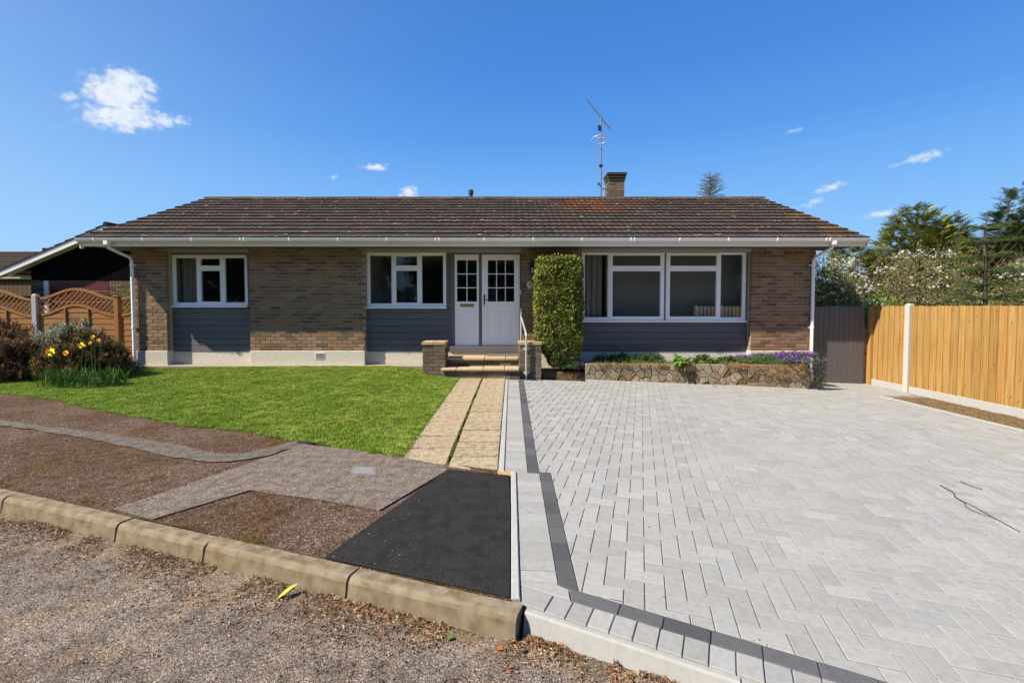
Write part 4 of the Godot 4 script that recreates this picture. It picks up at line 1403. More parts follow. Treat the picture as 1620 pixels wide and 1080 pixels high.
	tm.text = "8"
	var fnt := SystemFont.new()
	fnt.font_names = PackedStringArray(["Droid Serif"])
	tm.font = fnt
	tm.font_size = 72
	tm.pixel_size = 0.0014
	tm.depth = 0.004
	place(pq, "number", tm, MAT.black_metal, Transform3D(Basis(), Vector3(0.398, 1.905, -10.177)))


func build_aerial() -> void:
	var ae := thing("television_aerial", "thin tall television aerial on a mast strapped to the chimney", "aerial", Vector3(2.62, 4.6, -13.8))
	var b := MB.new()
	b.tube([Vector3(2.63, 4.55, -13.85), Vector3(2.61, 6.95, -13.85)], 0.024, 0.022, 8)
	put(ae, "mast", b.mesh(), MAT.alloy)
	b = MB.new()
	b.tube([Vector3(2.86, 6.62, -13.83), Vector3(2.20, 7.44, -13.83)], 0.016, 0.014, 6)
	put(ae, "boom", b.mesh(), MAT.alloy)
	var dir := Vector3(-0.66, 0.82, 0).normalized()
	for k in 12:
		b = MB.new()
		var o := Vector3(2.84, 6.65, -13.83) + dir * (0.0 + k * 0.085)
		var half := 0.16 if k == 0 else 0.09 - k * 0.003
		b.tube([o - Vector3(0.10, 0.02, 1.0).normalized() * half, o + Vector3(0.10, 0.02, 1.0).normalized() * half], 0.005, 0.005, 5)
		put(ae, "element", b.mesh(), MAT.alloy)
	b = MB.new()
	for k in 4:
		b.tube([Vector3(2.86, 6.56 + k * 0.05, -13.83), Vector3(3.0, 6.60 + k * 0.05, -13.80)], 0.005, 0.005, 5)
	put(ae, "reflector", b.mesh(), MAT.alloy)
	var ring := []
	for k in 25:
		var a := TAU * k / 24.0
		ring.append(Vector3(2.57 + cos(a) * 0.25, 6.30 + sin(a) * 0.05 + cos(a) * 0.03, -13.85 + sin(a) * 0.25))
	b = MB.new()
	b.tube(ring, 0.011, 0.011, 6, false)
	b.cbox(Vector3(2.62, 6.34, -13.85), Vector3(0.20, 0.04, 0.05), 0.006)
	put(ae, "ring_dipole", b.mesh(), MAT.galvanised)
	b = MB.new()
	b.cbox(Vector3(2.56, 6.64, -13.84), Vector3(0.07, 0.15, 0.05), 0.006)
	b.cbox(Vector3(2.62, 5.55, -13.84), Vector3(0.11, 0.07, 0.07), 0.01)
	b.cbox(Vector3(2.56, 5.02, -13.84), Vector3(0.06, 0.09, 0.06), 0.02)
	put(ae, "clamp", b.mesh(), MAT.black_metal)
	b = MB.new()
	b.tube([Vector3(2.62, 4.88, -13.85), Vector3(2.80, 4.88, -13.88)], 0.012, 0.012, 6)
	b.tube([Vector3(2.62, 4.62, -13.85), Vector3(2.80, 4.62, -13.88)], 0.012, 0.012, 6)
	put(ae, "wall_bracket", b.mesh(), MAT.black_metal)


# ---------------------------------------------------------------- fences and gate
func build_right_fence() -> void:
	# new board fence, its face towards the drive
	var X := 7.95
	var base := -0.30
	var fe := thing("board_fence", "new honey coloured close-board timber fence along the drive", "fence", Vector3(X, base, -7.0))
	var runs := [[4.2, 9.255], [9.40, 10.22]]
	for r in runs:
		var d: float = r[1]
		while d > r[0] + 0.05:
			var w := minf(rnd(0.128, 0.146), d - r[0])
			var b := MB.new()
			b.col = tone(Color(1, 1, 1), 0.22, 0.06)
			var plain := b.col
			# feather edge: thick at one edge, thin at the other
			var d1 := d - w - 0.012
			var tx := X - 0.010
			var y1 := 1.445 + rnd(-0.006, 0.006)
			var y0 := base + 0.15
			var P := [Vector3(tx - 0.006, y0, -d), Vector3(tx - 0.024, y0, -d1), Vector3(tx, y0, -d1), Vector3(tx, y0, -d)]
			var Q := P.map(func(e): return Vector3(e.x, y1, e.z))
			var o: Vector3 = (P[0] + Q[2]) * 0.5
			for k in 4:
				b.quad_out(P[k], P[(k + 1) % 4], Q[(k + 1) % 4], Q[k], o)
			b.quad_out(Q[0], Q[1], Q[2], Q[3], o)
			for kn in rng.randi_range(2, 6):      # knots, dark with a paler ring
				var kd := lerpf(d, d1, rnd(0.15, 0.8))
				var ky := rnd(y0 + 0.05, y1 - 0.05)
				var kr := rnd(0.006, 0.016)
				for ring in 2:
					b.col = plain * (Color(0.42, 0.30, 0.20) if ring else Color(0.95, 0.80, 0.62))
					var face := func(u: float, h: float) -> Vector3:
						return Vector3(tx - lerpf(0.006, 0.024, (d - u) / (d - d1)) - 0.0006 * (ring + 1), h, -u)
					var r2 := kr * (0.55 if ring else 1.0)
					var o2: Vector3 = face.call(kd, ky)
					for s in 8:
						var a0 := TAU * s / 8.0
						var a1 := TAU * (s + 1) / 8.0
						b.tri_out(o2, face.call(kd + cos(a0) * r2, ky + sin(a0) * r2 * 1.5), face.call(kd + cos(a1) * r2, ky + sin(a1) * r2 * 1.5), o2 + Vector3(1, 0, 0))
			put(fe, "board", b.mesh(), MAT.fence_wood)
			d -= w
		var b := MB.new()
		b.col = grey(0.78)
		b.span(Vector3(X - 0.042, base - 0.1, -r[0]), Vector3(X + 0.008, base + 0.148, -r[1]), 0.006)
		put(fe, "gravel_board", b.mesh(), MAT.concrete)
		for yy in [0.1, 0.75, 1.35]:
			b = MB.new()
			b.span(Vector3(X + 0.001, yy, -r[0]), Vector3(X + 0.05, yy + 0.08, -r[1]))
			put(fe, "rail", b.mesh(), MAT.fence_wood)
	for d in [9.325, 6.3]:
		if d < 6.5: continue
		var b := MB.new()
		b.col = Color(0.92, 0.89, 0.84)
		b.span(Vector3(X - 0.065, base - 0.2, -d + 0.055), Vector3(X + 0.055, 1.46, -d - 0.055), 0.008)
		b.cbox(Vector3(X - 0.005, 1.465, -d), Vector3(0.12, 0.05, 0.11), 0.022)
		put(fe, "post", b.mesh(), MAT.concrete)
	var pb := MB.new()
	pb.span(Vector3(X - 0.08, base - 0.1, -10.225), Vector3(X + 0.02, 1.45, -10.32), 0.004)
	put(fe, "post", pb.mesh(), MAT.fence_wood)

	var gt := thing("side_gate", "grey painted vertical board gate between house wall and fence", "gate", Vector3(7.35, -0.34, -10.28))
	for k in 10:
		var b := MB.new()
		b.col = tone(Color(1, 1, 1), 0.06)
		b.span(Vector3(6.655 + k * 0.1125, -0.32, -10.28), Vector3(6.655 + k * 0.1125 + 0.109, 1.435, -10.305), 0.004)
		put(gt, "board", b.mesh(), MAT.gate_paint)
	var b := MB.new()
	for yy in [0.0, 0.6, 1.2]:
		b.span(Vector3(6.66, yy, -10.3055), Vector3(7.77, yy + 0.1, -10.34))
	put(gt, "ledge", b.mesh(), MAT.gate_paint)

	var bp := thing("brick_gate_pier", "narrow brick pier squeezed between the grey gate and the fence", "pier", Vector3(7.95, -0.35, -10.55))
	b = MB.new()
	b.span(Vector3(7.797, -0.45, -10.338), Vector3(8.01, 0.96, -10.75))
	put(bp, "mortar", b.mesh(), MAT.mortar)
	var rest := MB.new()
	wall_bricks(7.79, 8.015, -0.40, 0.95, 10.33, 1, bp, rest, 60, 0.05)
	if rest.v.size():
		put(bp, "bricks", rest.mesh(), MAT.brick, "stuff")


func build_trellis_fence() -> void:
	var D := 11.0
	var fe := thing("trellis_fence", "orange-brown timber fence with arched lattice trellis top", "fence", Vector3(-10.5, 0.1, -D))
	for k in 3:
		var x0: float = [-13.08, -11.13, -9.19][k]
		var x1: float = [-11.24, -9.33, -8.32][k]
		var full: float = [1.84, 1.80, 1.80][k]
		var drop: float = [0.03, 0.0, 0.0][k]
		var top := func(x: float) -> float:
			return 1.645 - drop + 0.225 * 0.5 * (1.0 - cos(TAU * clampf((x - x0) / full, 0.0, 1.0)))
		var low := func(x: float) -> float:
			return 1.26 - drop + 0.235 * 0.5 * (1.0 - cos(TAU * clampf((x - x0) / full, 0.0, 1.0)))
		# curved rails
		for q in 2:
			var b := MB.new()
			var f: Callable = top if q == 0 else low
			var n := 24
			for s in n:
				var xa := lerpf(x0, x1, float(s) / n)
				var xb := lerpf(x0, x1, float(s + 1) / n)
				var c := [Vector3(xa, f.call(xa) - 0.055, -D + 0.022), Vector3(xb, f.call(xb) - 0.055, -D + 0.022), Vector3(xb, f.call(xb), -D + 0.022), Vector3(xa, f.call(xa), -D + 0.022)]
				var e := c.map(func(v): return Vector3(v.x, v.y, -D - 0.022))
				b.quad(c[0], c[1], c[2], c[3])
				b.quad(e[1], e[0], e[3], e[2])
				b.quad(c[3], c[2], e[2], e[3])
				b.quad(c[1], c[0], e[0], e[1])
			put(fe, "curved_rail", b.mesh(), MAT.trellis_wood)
		# lattice
		for sgn in [-1.0, 1.0]:
			var t := -2.2
			while t < 4.2:
				var run := []
				var s := 0.0
				var y := 1.18
				while y < 1.9:
					var x: float = x0 + t + sgn * (y - 1.18)
					if x > x0 and x < x1 and y > low.call(x) - 0.03 and y < top.call(x) - 0.03:
						run.append(Vector3(x, y, -D + 0.006 * sgn))
					y += 0.015
				if run.size() > 3:
					var b := MB.new()
					b.col = tone(Color(1.95, 2.15, 2.4), 0.1)
					var a: Vector3 = run[0]
					var e: Vector3 = run[run.size() - 1]
					var dir := (e - a).normalized()
					b.cbox((a + e) / 2, Vector3((e - a).length(), 0.020, 0.012), 0.0, Basis(dir, Vector3(-dir.y, dir.x, 0), Vector3(0, 0, 1)))
					put(fe, "slat", b.mesh(), MAT.trellis_wood)
				t += 0.122
		# boards below
		var y := 0.08
		while y < 1.5:
			var b := MB.new()
			b.col = tone(Color(1.25, 1.2, 1.1), 0.12, 0.04)
			var n := 12
			var any := false
			for s in n:
				var xa := lerpf(x0, x1, float(s) / n)
				var xb := lerpf(x0, x1, float(s + 1) / n)
				var ya := minf(y + 0.15, low.call(xa) - 0.01)
				var yb := minf(y + 0.15, low.call(xb) - 0.01)
				if ya <= y and yb <= y:
					continue
				any = true
				b.quad(Vector3(xa, y, -D + 0.012), Vector3(xb, y, -D + 0.012), Vector3(xb, maxf(yb, y), -D + 0.002), Vector3(xa, maxf(ya, y), -D + 0.002))
				b.quad(Vector3(xa, y, -D - 0.006), Vector3(xb, y, -D - 0.006), Vector3(xb, y, -D + 0.012), Vector3(xa, y, -D + 0.012))
				b.quad(Vector3(xb, y, -D - 0.008), Vector3(xa, y, -D - 0.008), Vector3(xa, maxf(ya, y), -D - 0.008), Vector3(xb, maxf(yb, y), -D - 0.008))
			if any:
				put(fe, "board", b.mesh(), MAT.trellis_wood)
			y += 0.135
		for s in 2:
			if k == 2 and s == 1: continue
			var b := MB.new()
			var xx := lerpf(x0, x1, 0.36 + 0.3 * s)
			b.span(Vector3(xx - 0.02, 0.1, -D + 0.035), Vector3(xx + 0.02, float(low.call(xx)) - 0.06, -D + 0.013), 0.003)
			put(fe, "batten", b.mesh(), MAT.trellis_wood)
	var b := MB.new()
	b.col = Color(0.85, 0.85, 0.85)
	b.span(Vector3(-11.24, -0.1, -D + 0.06), Vector3(-11.12, 1.70, -D - 0.06), 0.01)
	b.cbox(Vector3(-11.18, 1.70, -D), Vector3(0.11, 0.06, 0.11), 0.025)
	put(fe, "concrete_post", b.mesh(), MAT.concrete)
	b = MB.new()
	b.span(Vector3(-9.32, -0.1, -D + 0.05), Vector3(-9.215, 1.66, -D - 0.05), 0.006)
	put(fe, "post", b.mesh(), MAT.trellis_wood)
	b = MB.new()
	b.span(Vector3(-9.335, 1.66, -D + 0.065), Vector3(-9.20, 1.685, -D - 0.065), 0.008)
	put(fe, "post_cap", b.mesh(), MAT.trellis_wood)


# ---------------------------------------------------------------- neighbours
func roof_courses(b: MB, x0: float, x1: float, e: Vector2, r: Vector2, n: int, along_z := false, z0 := 0.0) -> void:
	# stepped tile courses from eaves e to ridge r (depth, height), or (x, height) for a roof that runs away from the viewer
	for k in n:
		var a := e.lerp(r, float(k) / n)
		var c := e.lerp(r, (k + 1.0) / n)
		b.col = tone(Color(0.085, 0.070, 0.062), 0.12)
		if along_z:
			b.quad_out(Vector3(a.x, a.y + 0.05, z0), Vector3(a.x, a.y + 0.05, x1), Vector3(c.x, c.y + 0.01, x1), Vector3(c.x, c.y + 0.01, z0), Vector3(r.x, -9, (z0 + x1) / 2))
			b.quad_out(Vector3(a.x, a.y + 0.05, z0), Vector3(a.x, a.y + 0.05, x1), Vector3(a.x, a.y - 0.02, x1), Vector3(a.x, a.y - 0.02, z0), Vector3(r.x, a.y, (z0 + x1) / 2))
			b.quad_out(Vector3(a.x, a.y + 0.05, z0), Vector3(c.x, c.y + 0.01, z0), Vector3(c.x, c.y - 0.03, z0), Vector3(a.x, a.y - 0.03, z0), Vector3(a.x, a.y, z0 - 4.0))
		else:
			b.quad(Vector3(x0, a.y + 0.06, -a.x), Vector3(x1, a.y + 0.06, -a.x), Vector3(x1, c.y + 0.01, -c.x), Vector3(x0, c.y + 0.01, -c.x))
			b.quad(Vector3(x0, a.y - 0.02, -a.x), Vector3(x1, a.y - 0.02, -a.x), Vector3(x1, a.y + 0.06, -a.x), Vector3(x0, a.y + 0.06, -a.x))

func build_neighbours() -> void:
	var D := 16.8
	var g := thing("neighbour_garage", "neighbour's gabled garage with black boarded gable, red door and white barge board", "garage", Vector3(-14.1, 0.06, -19.0))
	var b := MB.new()
	b.col = Color(0.24, 0.18, 0.13)
	b.span(Vector3(-17.2, 0.0, -D), Vector3(-16.75, 2.36, -D - 0.3))
	b.span(Vector3(-14.42, 0.0, -D), Vector3(-11.2, 2.36, -D - 0.3))
	b.span(Vector3(-17.2, 0.0, -D - 0.3), Vector3(-16.9, 2.5, -D - 6))
	b.span(Vector3(-11.5, 0.0, -D - 0.3), Vector3(-11.2, 2.5, -D - 6))
	b.span(Vector3(-17.2, 0.0, -D - 6), Vector3(-11.2, 2.5, -D - 6.2))
	put(g, "wall", b.mesh(), MAT.mortar)
	var bk := MB.new()
	wall_bricks(-17.2, -16.75, 0.06, 2.34, D - 0.012, 2, g, bk, 0, 0.02)
	wall_bricks(-14.42, -11.2, 0.06, 2.34, D - 0.012, 2, g, bk, 0, 0.02)
	put(g, "bricks", bk.mesh(), MAT.brick, "stuff")
	for k in 6:
		b = MB.new()
		b.span(Vector3(-16.58, 0.08 + k * 0.385, -D + 0.0), Vector3(-14.44, 0.455 + k * 0.385, -D - 0.05), 0.01)
		put(g, "door_panel", b.mesh(), MAT.red_paint)
	b = MB.new()
	b.span(Vector3(-16.75, 0.0, -D + 0.03), Vector3(-16.60, 2.36, -D - 0.05), 0.006)
	put(g, "door_post", b.mesh(), MAT.white_paint)
	# boarded gable
	for k in 50:
		var x := -17.2 + k * 0.12
		var top := minf(4.12 - absf(x + 0.06 + 14.12) * 0.437, 4.05)
		b = MB.new()
		b.span(Vector3(x + 0.003, 2.37, -D + 0.02), Vector3(x + 0.117, maxf(top, 2.45), -D - 0.02), 0.006)
		put(g, "gable_board", b.mesh(), MAT.black_wood)
	b = MB.new()
	roof_courses(b, 0, -D - 6.5, Vector2(-18.1, 2.62), Vector2(-14.12, 4.30), 11, true, -D + 0.42)
	roof_courses(b, 0, -D - 6.5, Vector2(-10.14, 2.62), Vector2(-14.12, 4.30), 11, true, -D + 0.42)
	b.tube([Vector3(-14.12, 4.30, -D + 0.44), Vector3(-14.12, 4.30, -D - 6.5)], 0.09, 0.09, 8)
	put(g, "roof", b.mesh(), MAT.roof_tile)
	for sx in [-1.0, 1.0]:
		b = MB.new()
		var e0 := Vector3(-14.12 + sx * 4.0, 2.60, -D + 0.40)
		var r0 := Vector3(-14.12, 4.27, -D + 0.40)
		var dn := Vector3(0, -0.19, 0)
		b.quad_out(e0, r0, r0 + dn, e0 + dn, e0 + Vector3(0, 0, -2))
		b.quad_out(e0 + dn, r0 + dn, r0 + dn + Vector3(0, 0, -0.03), e0 + dn + Vector3(0, 0, -0.03), e0 + Vector3(0, 2, 0))
		put(g, "barge_board", b.mesh(), MAT.white_paint)
		b = MB.new()
		b.col = Color(0.95, 0.85, 0.62)
		b.quad_out(e0 + dn * 0.7, r0 + dn * 0.7, r0 + dn * 0.7 + Vector3(0, 0, -0.42), e0 + dn * 0.7 + Vector3(0, 0, -0.42), e0 + Vector3(0, 3, 0))
		b.span(Vector3(minf(e0.x, -14.12 + sx * 3.08), 2.43, -D + 0.38), Vector3(maxf(e0.x, -14.12 + sx * 3.08), 2.46, -D - 6.0))
		put(g, "soffit", b.mesh(), MAT.white_paint)

	var hs := thing("distant_house", "distant low house with pale brown tiled roof behind the garage", "house", Vector3(-34, 0.06, -33))
	b = MB.new()
	b.span(Vector3(-44, 0, -30.2), Vector3(-29.8, 3.75, -37), 0.0)
	put(hs, "wall", b.mesh(), MAT.mortar)
	b = MB.new()
	roof_courses(b, -44.5, -29.3, Vector2(29.7, 3.68), Vector2(33.5, 5.35), 12)
	b.quad(Vector3(-29.3, 5.35, -33.5), Vector3(-44.5, 5.35, -33.5), Vector3(-44.5, 3.68, -37.3), Vector3(-29.3, 3.68, -37.3))
	put(hs, "roof", b.mesh(), MAT.roof_tile)
	b = MB.new()
	b.span(Vector3(-44.5, 3.5, -29.65), Vector3(-29.3, 3.68, -29.70))
	put(hs, "fascia", b.mesh(), MAT.white_paint)
	b = MB.new()
	b.tube([Vector3(-33.4, 5.2, -33.6), Vector3(-33.4, 5.62, -33.6)], 0.12, 0.12, 8)
	put(hs, "flue", b.mesh(), MAT.black_metal)

	var of := thing("old_fence", "dark weathered upright board fence left of the garage", "fence", Vector3(-18.6, 0.06, -15.8))
	for k in 26:
		b = MB.new()
		b.col = tone(Color(1, 1, 1), 0.2, 0.05)
		b.span(Vector3(-20.1 + k * 0.15, 0.06, -15.8), Vector3(-20.1 + k * 0.15 + 0.145, 2.36 + rnd(-0.01, 0.01), -15.83), 0.004)
		put(of, "board", b.mesh(), MAT.old_wood)
	for yy in [1.72, 2.28]:
		b = MB.new()
		b.span(Vector3(-20.0, yy, -15.75), Vector3(-16.2, yy + 0.07, -15.799), 0.005)
		put(of, "rail", b.mesh(), MAT.black_wood)


# ---------------------------------------------------------------- plants: shared small meshes
func clump_mesh(n: int, r: float, ll: float, lw: float, sd: int, flat := 0.0) -> ArrayMesh:
	var keep := rng.state
	rng.seed = sd
	var b := MB.new()
	for k in n:
		var o := rdir() * r * pow(rng.randf(), 0.5)
		o.y *= 1.0 - flat
		var dir := (rdir() + o.normalized() * 0.8 + Vector3(0, 0.25, 0)).normalized()
		var side := dir.cross(rdir()).normalized()
		var up := side.cross(dir).normalized()
		var l := ll * rnd(0.7, 1.25)
		var w := lw * rnd(0.8, 1.2) * 0.5
		b.col = grey(rnd(0.75, 1.25))
		b.tri(o, o + dir * l * 0.5 + side * w + up * w * 0.4, o + dir * l)
		b.tri(o, o + dir * l, o + dir * l * 0.5 - side * w + up * w * 0.4)
	rng.state = keep
	return b.mesh()

func spray_mesh(n: int, length: float, width: float, lw: float, droop: float, sd: int) -> ArrayMesh:
	# a flat feathery spray along +z
	var keep := rng.state
	rng.seed = sd
	var b := MB.new()
	for k in n:
		var t := (k + 0.5) / n
		var o := Vector3(0, -droop * t * t, t * length)
		for s in [-1.0, 1.0]:
			var l := width * (1.05 - t * 0.85) * rnd(0.7, 1.2)
			var tip := o + Vector3(s * l, rnd(-0.25, 0.15) * l, l * rnd(0.6, 1.1))
			var acr := Vector3(s * 0.35, rnd(-0.6, 0.6), -1.0).normalized() * lw
			b.col = grey(rnd(0.75, 1.3))
			b.tri(o - acr, tip, o + acr)
			b.tri(o.lerp(tip, 0.45), o.lerp(tip, 0.55) + Vector3(0, rnd(-0.5, 0.5), 1.0).normalized() * l * 0.5, o.lerp(tip, 0.62))
	rng.state = keep
	return b.mesh()

func sprig_mesh(n: int, hgt: float, lw: float, ll: float, sd: int) -> ArrayMesh:
	# upright shoots set with short leaves
	var keep := rng.state
	rng.seed = sd
	var b := MB.new()
	for s in 3:
		var lean := Vector3(rnd(-0.35, 0.35), 1.0, rnd(-0.35, 0.35)).normalized()
		var h := hgt * rnd(0.7, 1.1)
		b.col = Color(0.8, 0.65, 0.5)
		b.tri(Vector3(-0.003, 0, 0), Vector3(0.003, 0, 0), lean * h)
		for k in n:
			var o := lean * h * (0.2 + 0.8 * k / n)
			var dir := (rdir() + lean * 1.1).normalized()
			var side := dir.cross(rdir()).normalized() * lw
			b.col = grey(rnd(0.75, 1.35))
			b.tri(o - side, o + side, o + dir * ll)
	rng.state = keep
	return b.mesh()

func facing(dir: Vector3, roll: float, s: float, at: Vector3) -> Transform3D:
	var z := dir.normalized()
	var x := Vector3.UP.cross(z)
	x = Vector3.RIGHT if x.length() < 0.05 else x.normalized()
	var y := z.cross(x)
	return Transform3D(Basis(x, y, z) * Basis(Vector3(0, 0, 1), roll) * Basis.from_scale(Vector3.ONE * s), at)

func any_turn(s: float, at: Vector3) -> Transform3D:
	return Transform3D(Basis(rdir(), rnd(0, TAU)) * Basis.from_scale(Vector3.ONE * s), at)

func upright(s: float, at: Vector3, lean := 0.25) -> Transform3D:
	return Transform3D(Basis(Vector3(rnd(-1, 1), 0, rnd(-1, 1)).normalized(), rnd(0, lean)) * Basis(Vector3.UP, rnd(0, TAU)) * Basis.from_scale(Vector3.ONE * s), at)


# ---------------------------------------------------------------- lawn
func build_lawn() -> void:
	var nz := FastNoiseLite.new()
	nz.seed = 5; nz.frequency = 0.9; nz.fractal_octaves = 4
	var b := MB.new()
	b.grid(150, 60, func(i: int, j: int) -> Array:
		var x := -16.0 + 14.95 * i / 150.0
		var d0 := lawn_d(x) + 0.03 * nz.get_noise_1d(x * 9.0)
		var d := lerpf(d0, maxf(10.10, d0 + 1.5) if x > -8.4 else maxf(11.2, d0 + 1.0), pow(j / 60.0, 1.3))
		var y := lawn_y(x, d) * smoothstep(-0.02, 0.04, j / 60.0) + 0.012 * nz.get_noise_2d(x * 2.0, d * 2.0)
		if i == 150: y -= 0.03
		return [Vector3(x, y - 0.012, -d), Color(1, 1, 1)])
	var lawn := setting("lawn", "mown green lawn rising gently to the bungalow")
	put(lawn, "turf", b.mesh(), MAT.earth_grass)
	# concrete strip at the foot of the wall
	b = MB.new()
	b.col = Color(0.62, 0.54, 0.43)
	b.span(Vector3(-8.3, -0.2, -10.07), Vector3(-1.8, 0.152, -10.36), 0.01)
	var strip := put(self, "wall_foot_paving", b.mesh(), MAT.concrete)
	tag(strip, "narrow concrete strip at the foot of the house wall", "", "", "structure")
	# blades
	var tuft := MB.new()
	rng.seed = 31
	for k in 11:
		var o := Vector3(rnd(-0.028, 0.028), 0, rnd(-0.028, 0.028))
		var lean := Vector3(rnd(-0.6, 0.6), 1, rnd(-0.6, 0.6)).normalized()
		var h := rnd(0.014, 0.027)
		var a := rnd(0, TAU)
		var s := Vector3(cos(a), 0, sin(a)) * 0.0028
		tuft.col = grey(rnd(0.8, 1.15))
		var m := o + lean * h * 0.6
		var t := o + lean * h + Vector3(lean.x, -0.1, lean.z) * 0.012
		tuft.quad(o - s, o + s, m + s * 0.8, m - s * 0.8)
		tuft.tri(m - s * 0.8, m + s * 0.8, t)
	var tm := tuft.mesh()
	var xs := []
	var cs := []
	rng.seed = 32
	for k in 85000:
		var x := -1.045 - 9.6 * pow(rng.randf(), 1.15)
		var d0 := lawn_d(x) - 0.02
		var d := lerpf(d0, 10.06, pow(rng.randf(), 1.12))
		if x < -8.3 and d > 9.0 and rng.randf() < 0.5:
			continue
		var m := nz.get_noise_2d(x * 1.3, d * 1.3)
		var f := nz.get_noise_2d(x * 6.0 + 50.0, d * 6.0)
		var edge := d - lawn_d(x)
		if edge < 0.1 and rng.randf() < 0.35 + 0.5 * f:
			continue
		var c := Color(0.235, 0.335, 0.045).lerp(Color(0.38, 0.44, 0.085), clampf(0.45 + m * 1.1 + rnd(-0.2, 0.2), 0.0, 1.0))
		c = c.lerp(Color(0.12, 0.20, 0.022), clampf(f * 1.9 + 0.05, 0.0, 0.8))
		if rng.randf() < 0.04: c = Color(0.30, 0.27, 0.10)
		xs.append(upright(rnd(0.75, 1.15) * (1.0 + 0.25 * f), Vector3(x, lawn_y(x, d) - 0.012 + 0.012 * nz.get_noise_2d(x * 2.0, d * 2.0), -d), 0.2))
		cs.append(c)
	var gr := scatter(self, "grass", tm, MAT.blade, xs, cs, "stuff")
	tag(gr, "short green blades of the mown lawn", "grass")
	# moss and grass in the path joints
	xs = []
	cs = []
	for k in 420:
		var d := rnd(4.2, 9.1)
		if nz.get_noise_1d(d * 3.0) < -0.15: continue
		xs.append(upright(rnd(0.35, 0.75), Vector3(-0.58 + rnd(-0.014, 0.014), -0.008, -d), 0.6))
		cs.append(tone(Color(0.15, 0.19, 0.02), 0.3))
	for k in 160:
		var row: float = [4.423, 4.913, 5.371, 6.828, 6.331][rng.randi() % 5]
		xs.append(upright(rnd(0.25, 0.5), Vector3(rnd(-0.55, -0.13), -0.008, -row + rnd(-0.004, 0.004)), 0.6))
		cs.append(tone(Color(0.16, 0.18, 0.02), 0.3))
	gr = scatter(self, "path_joint_grass", tm, MAT.blade, xs, cs, "stuff")
	tag(gr, "thin grass and moss in the joints of the slab path", "grass")


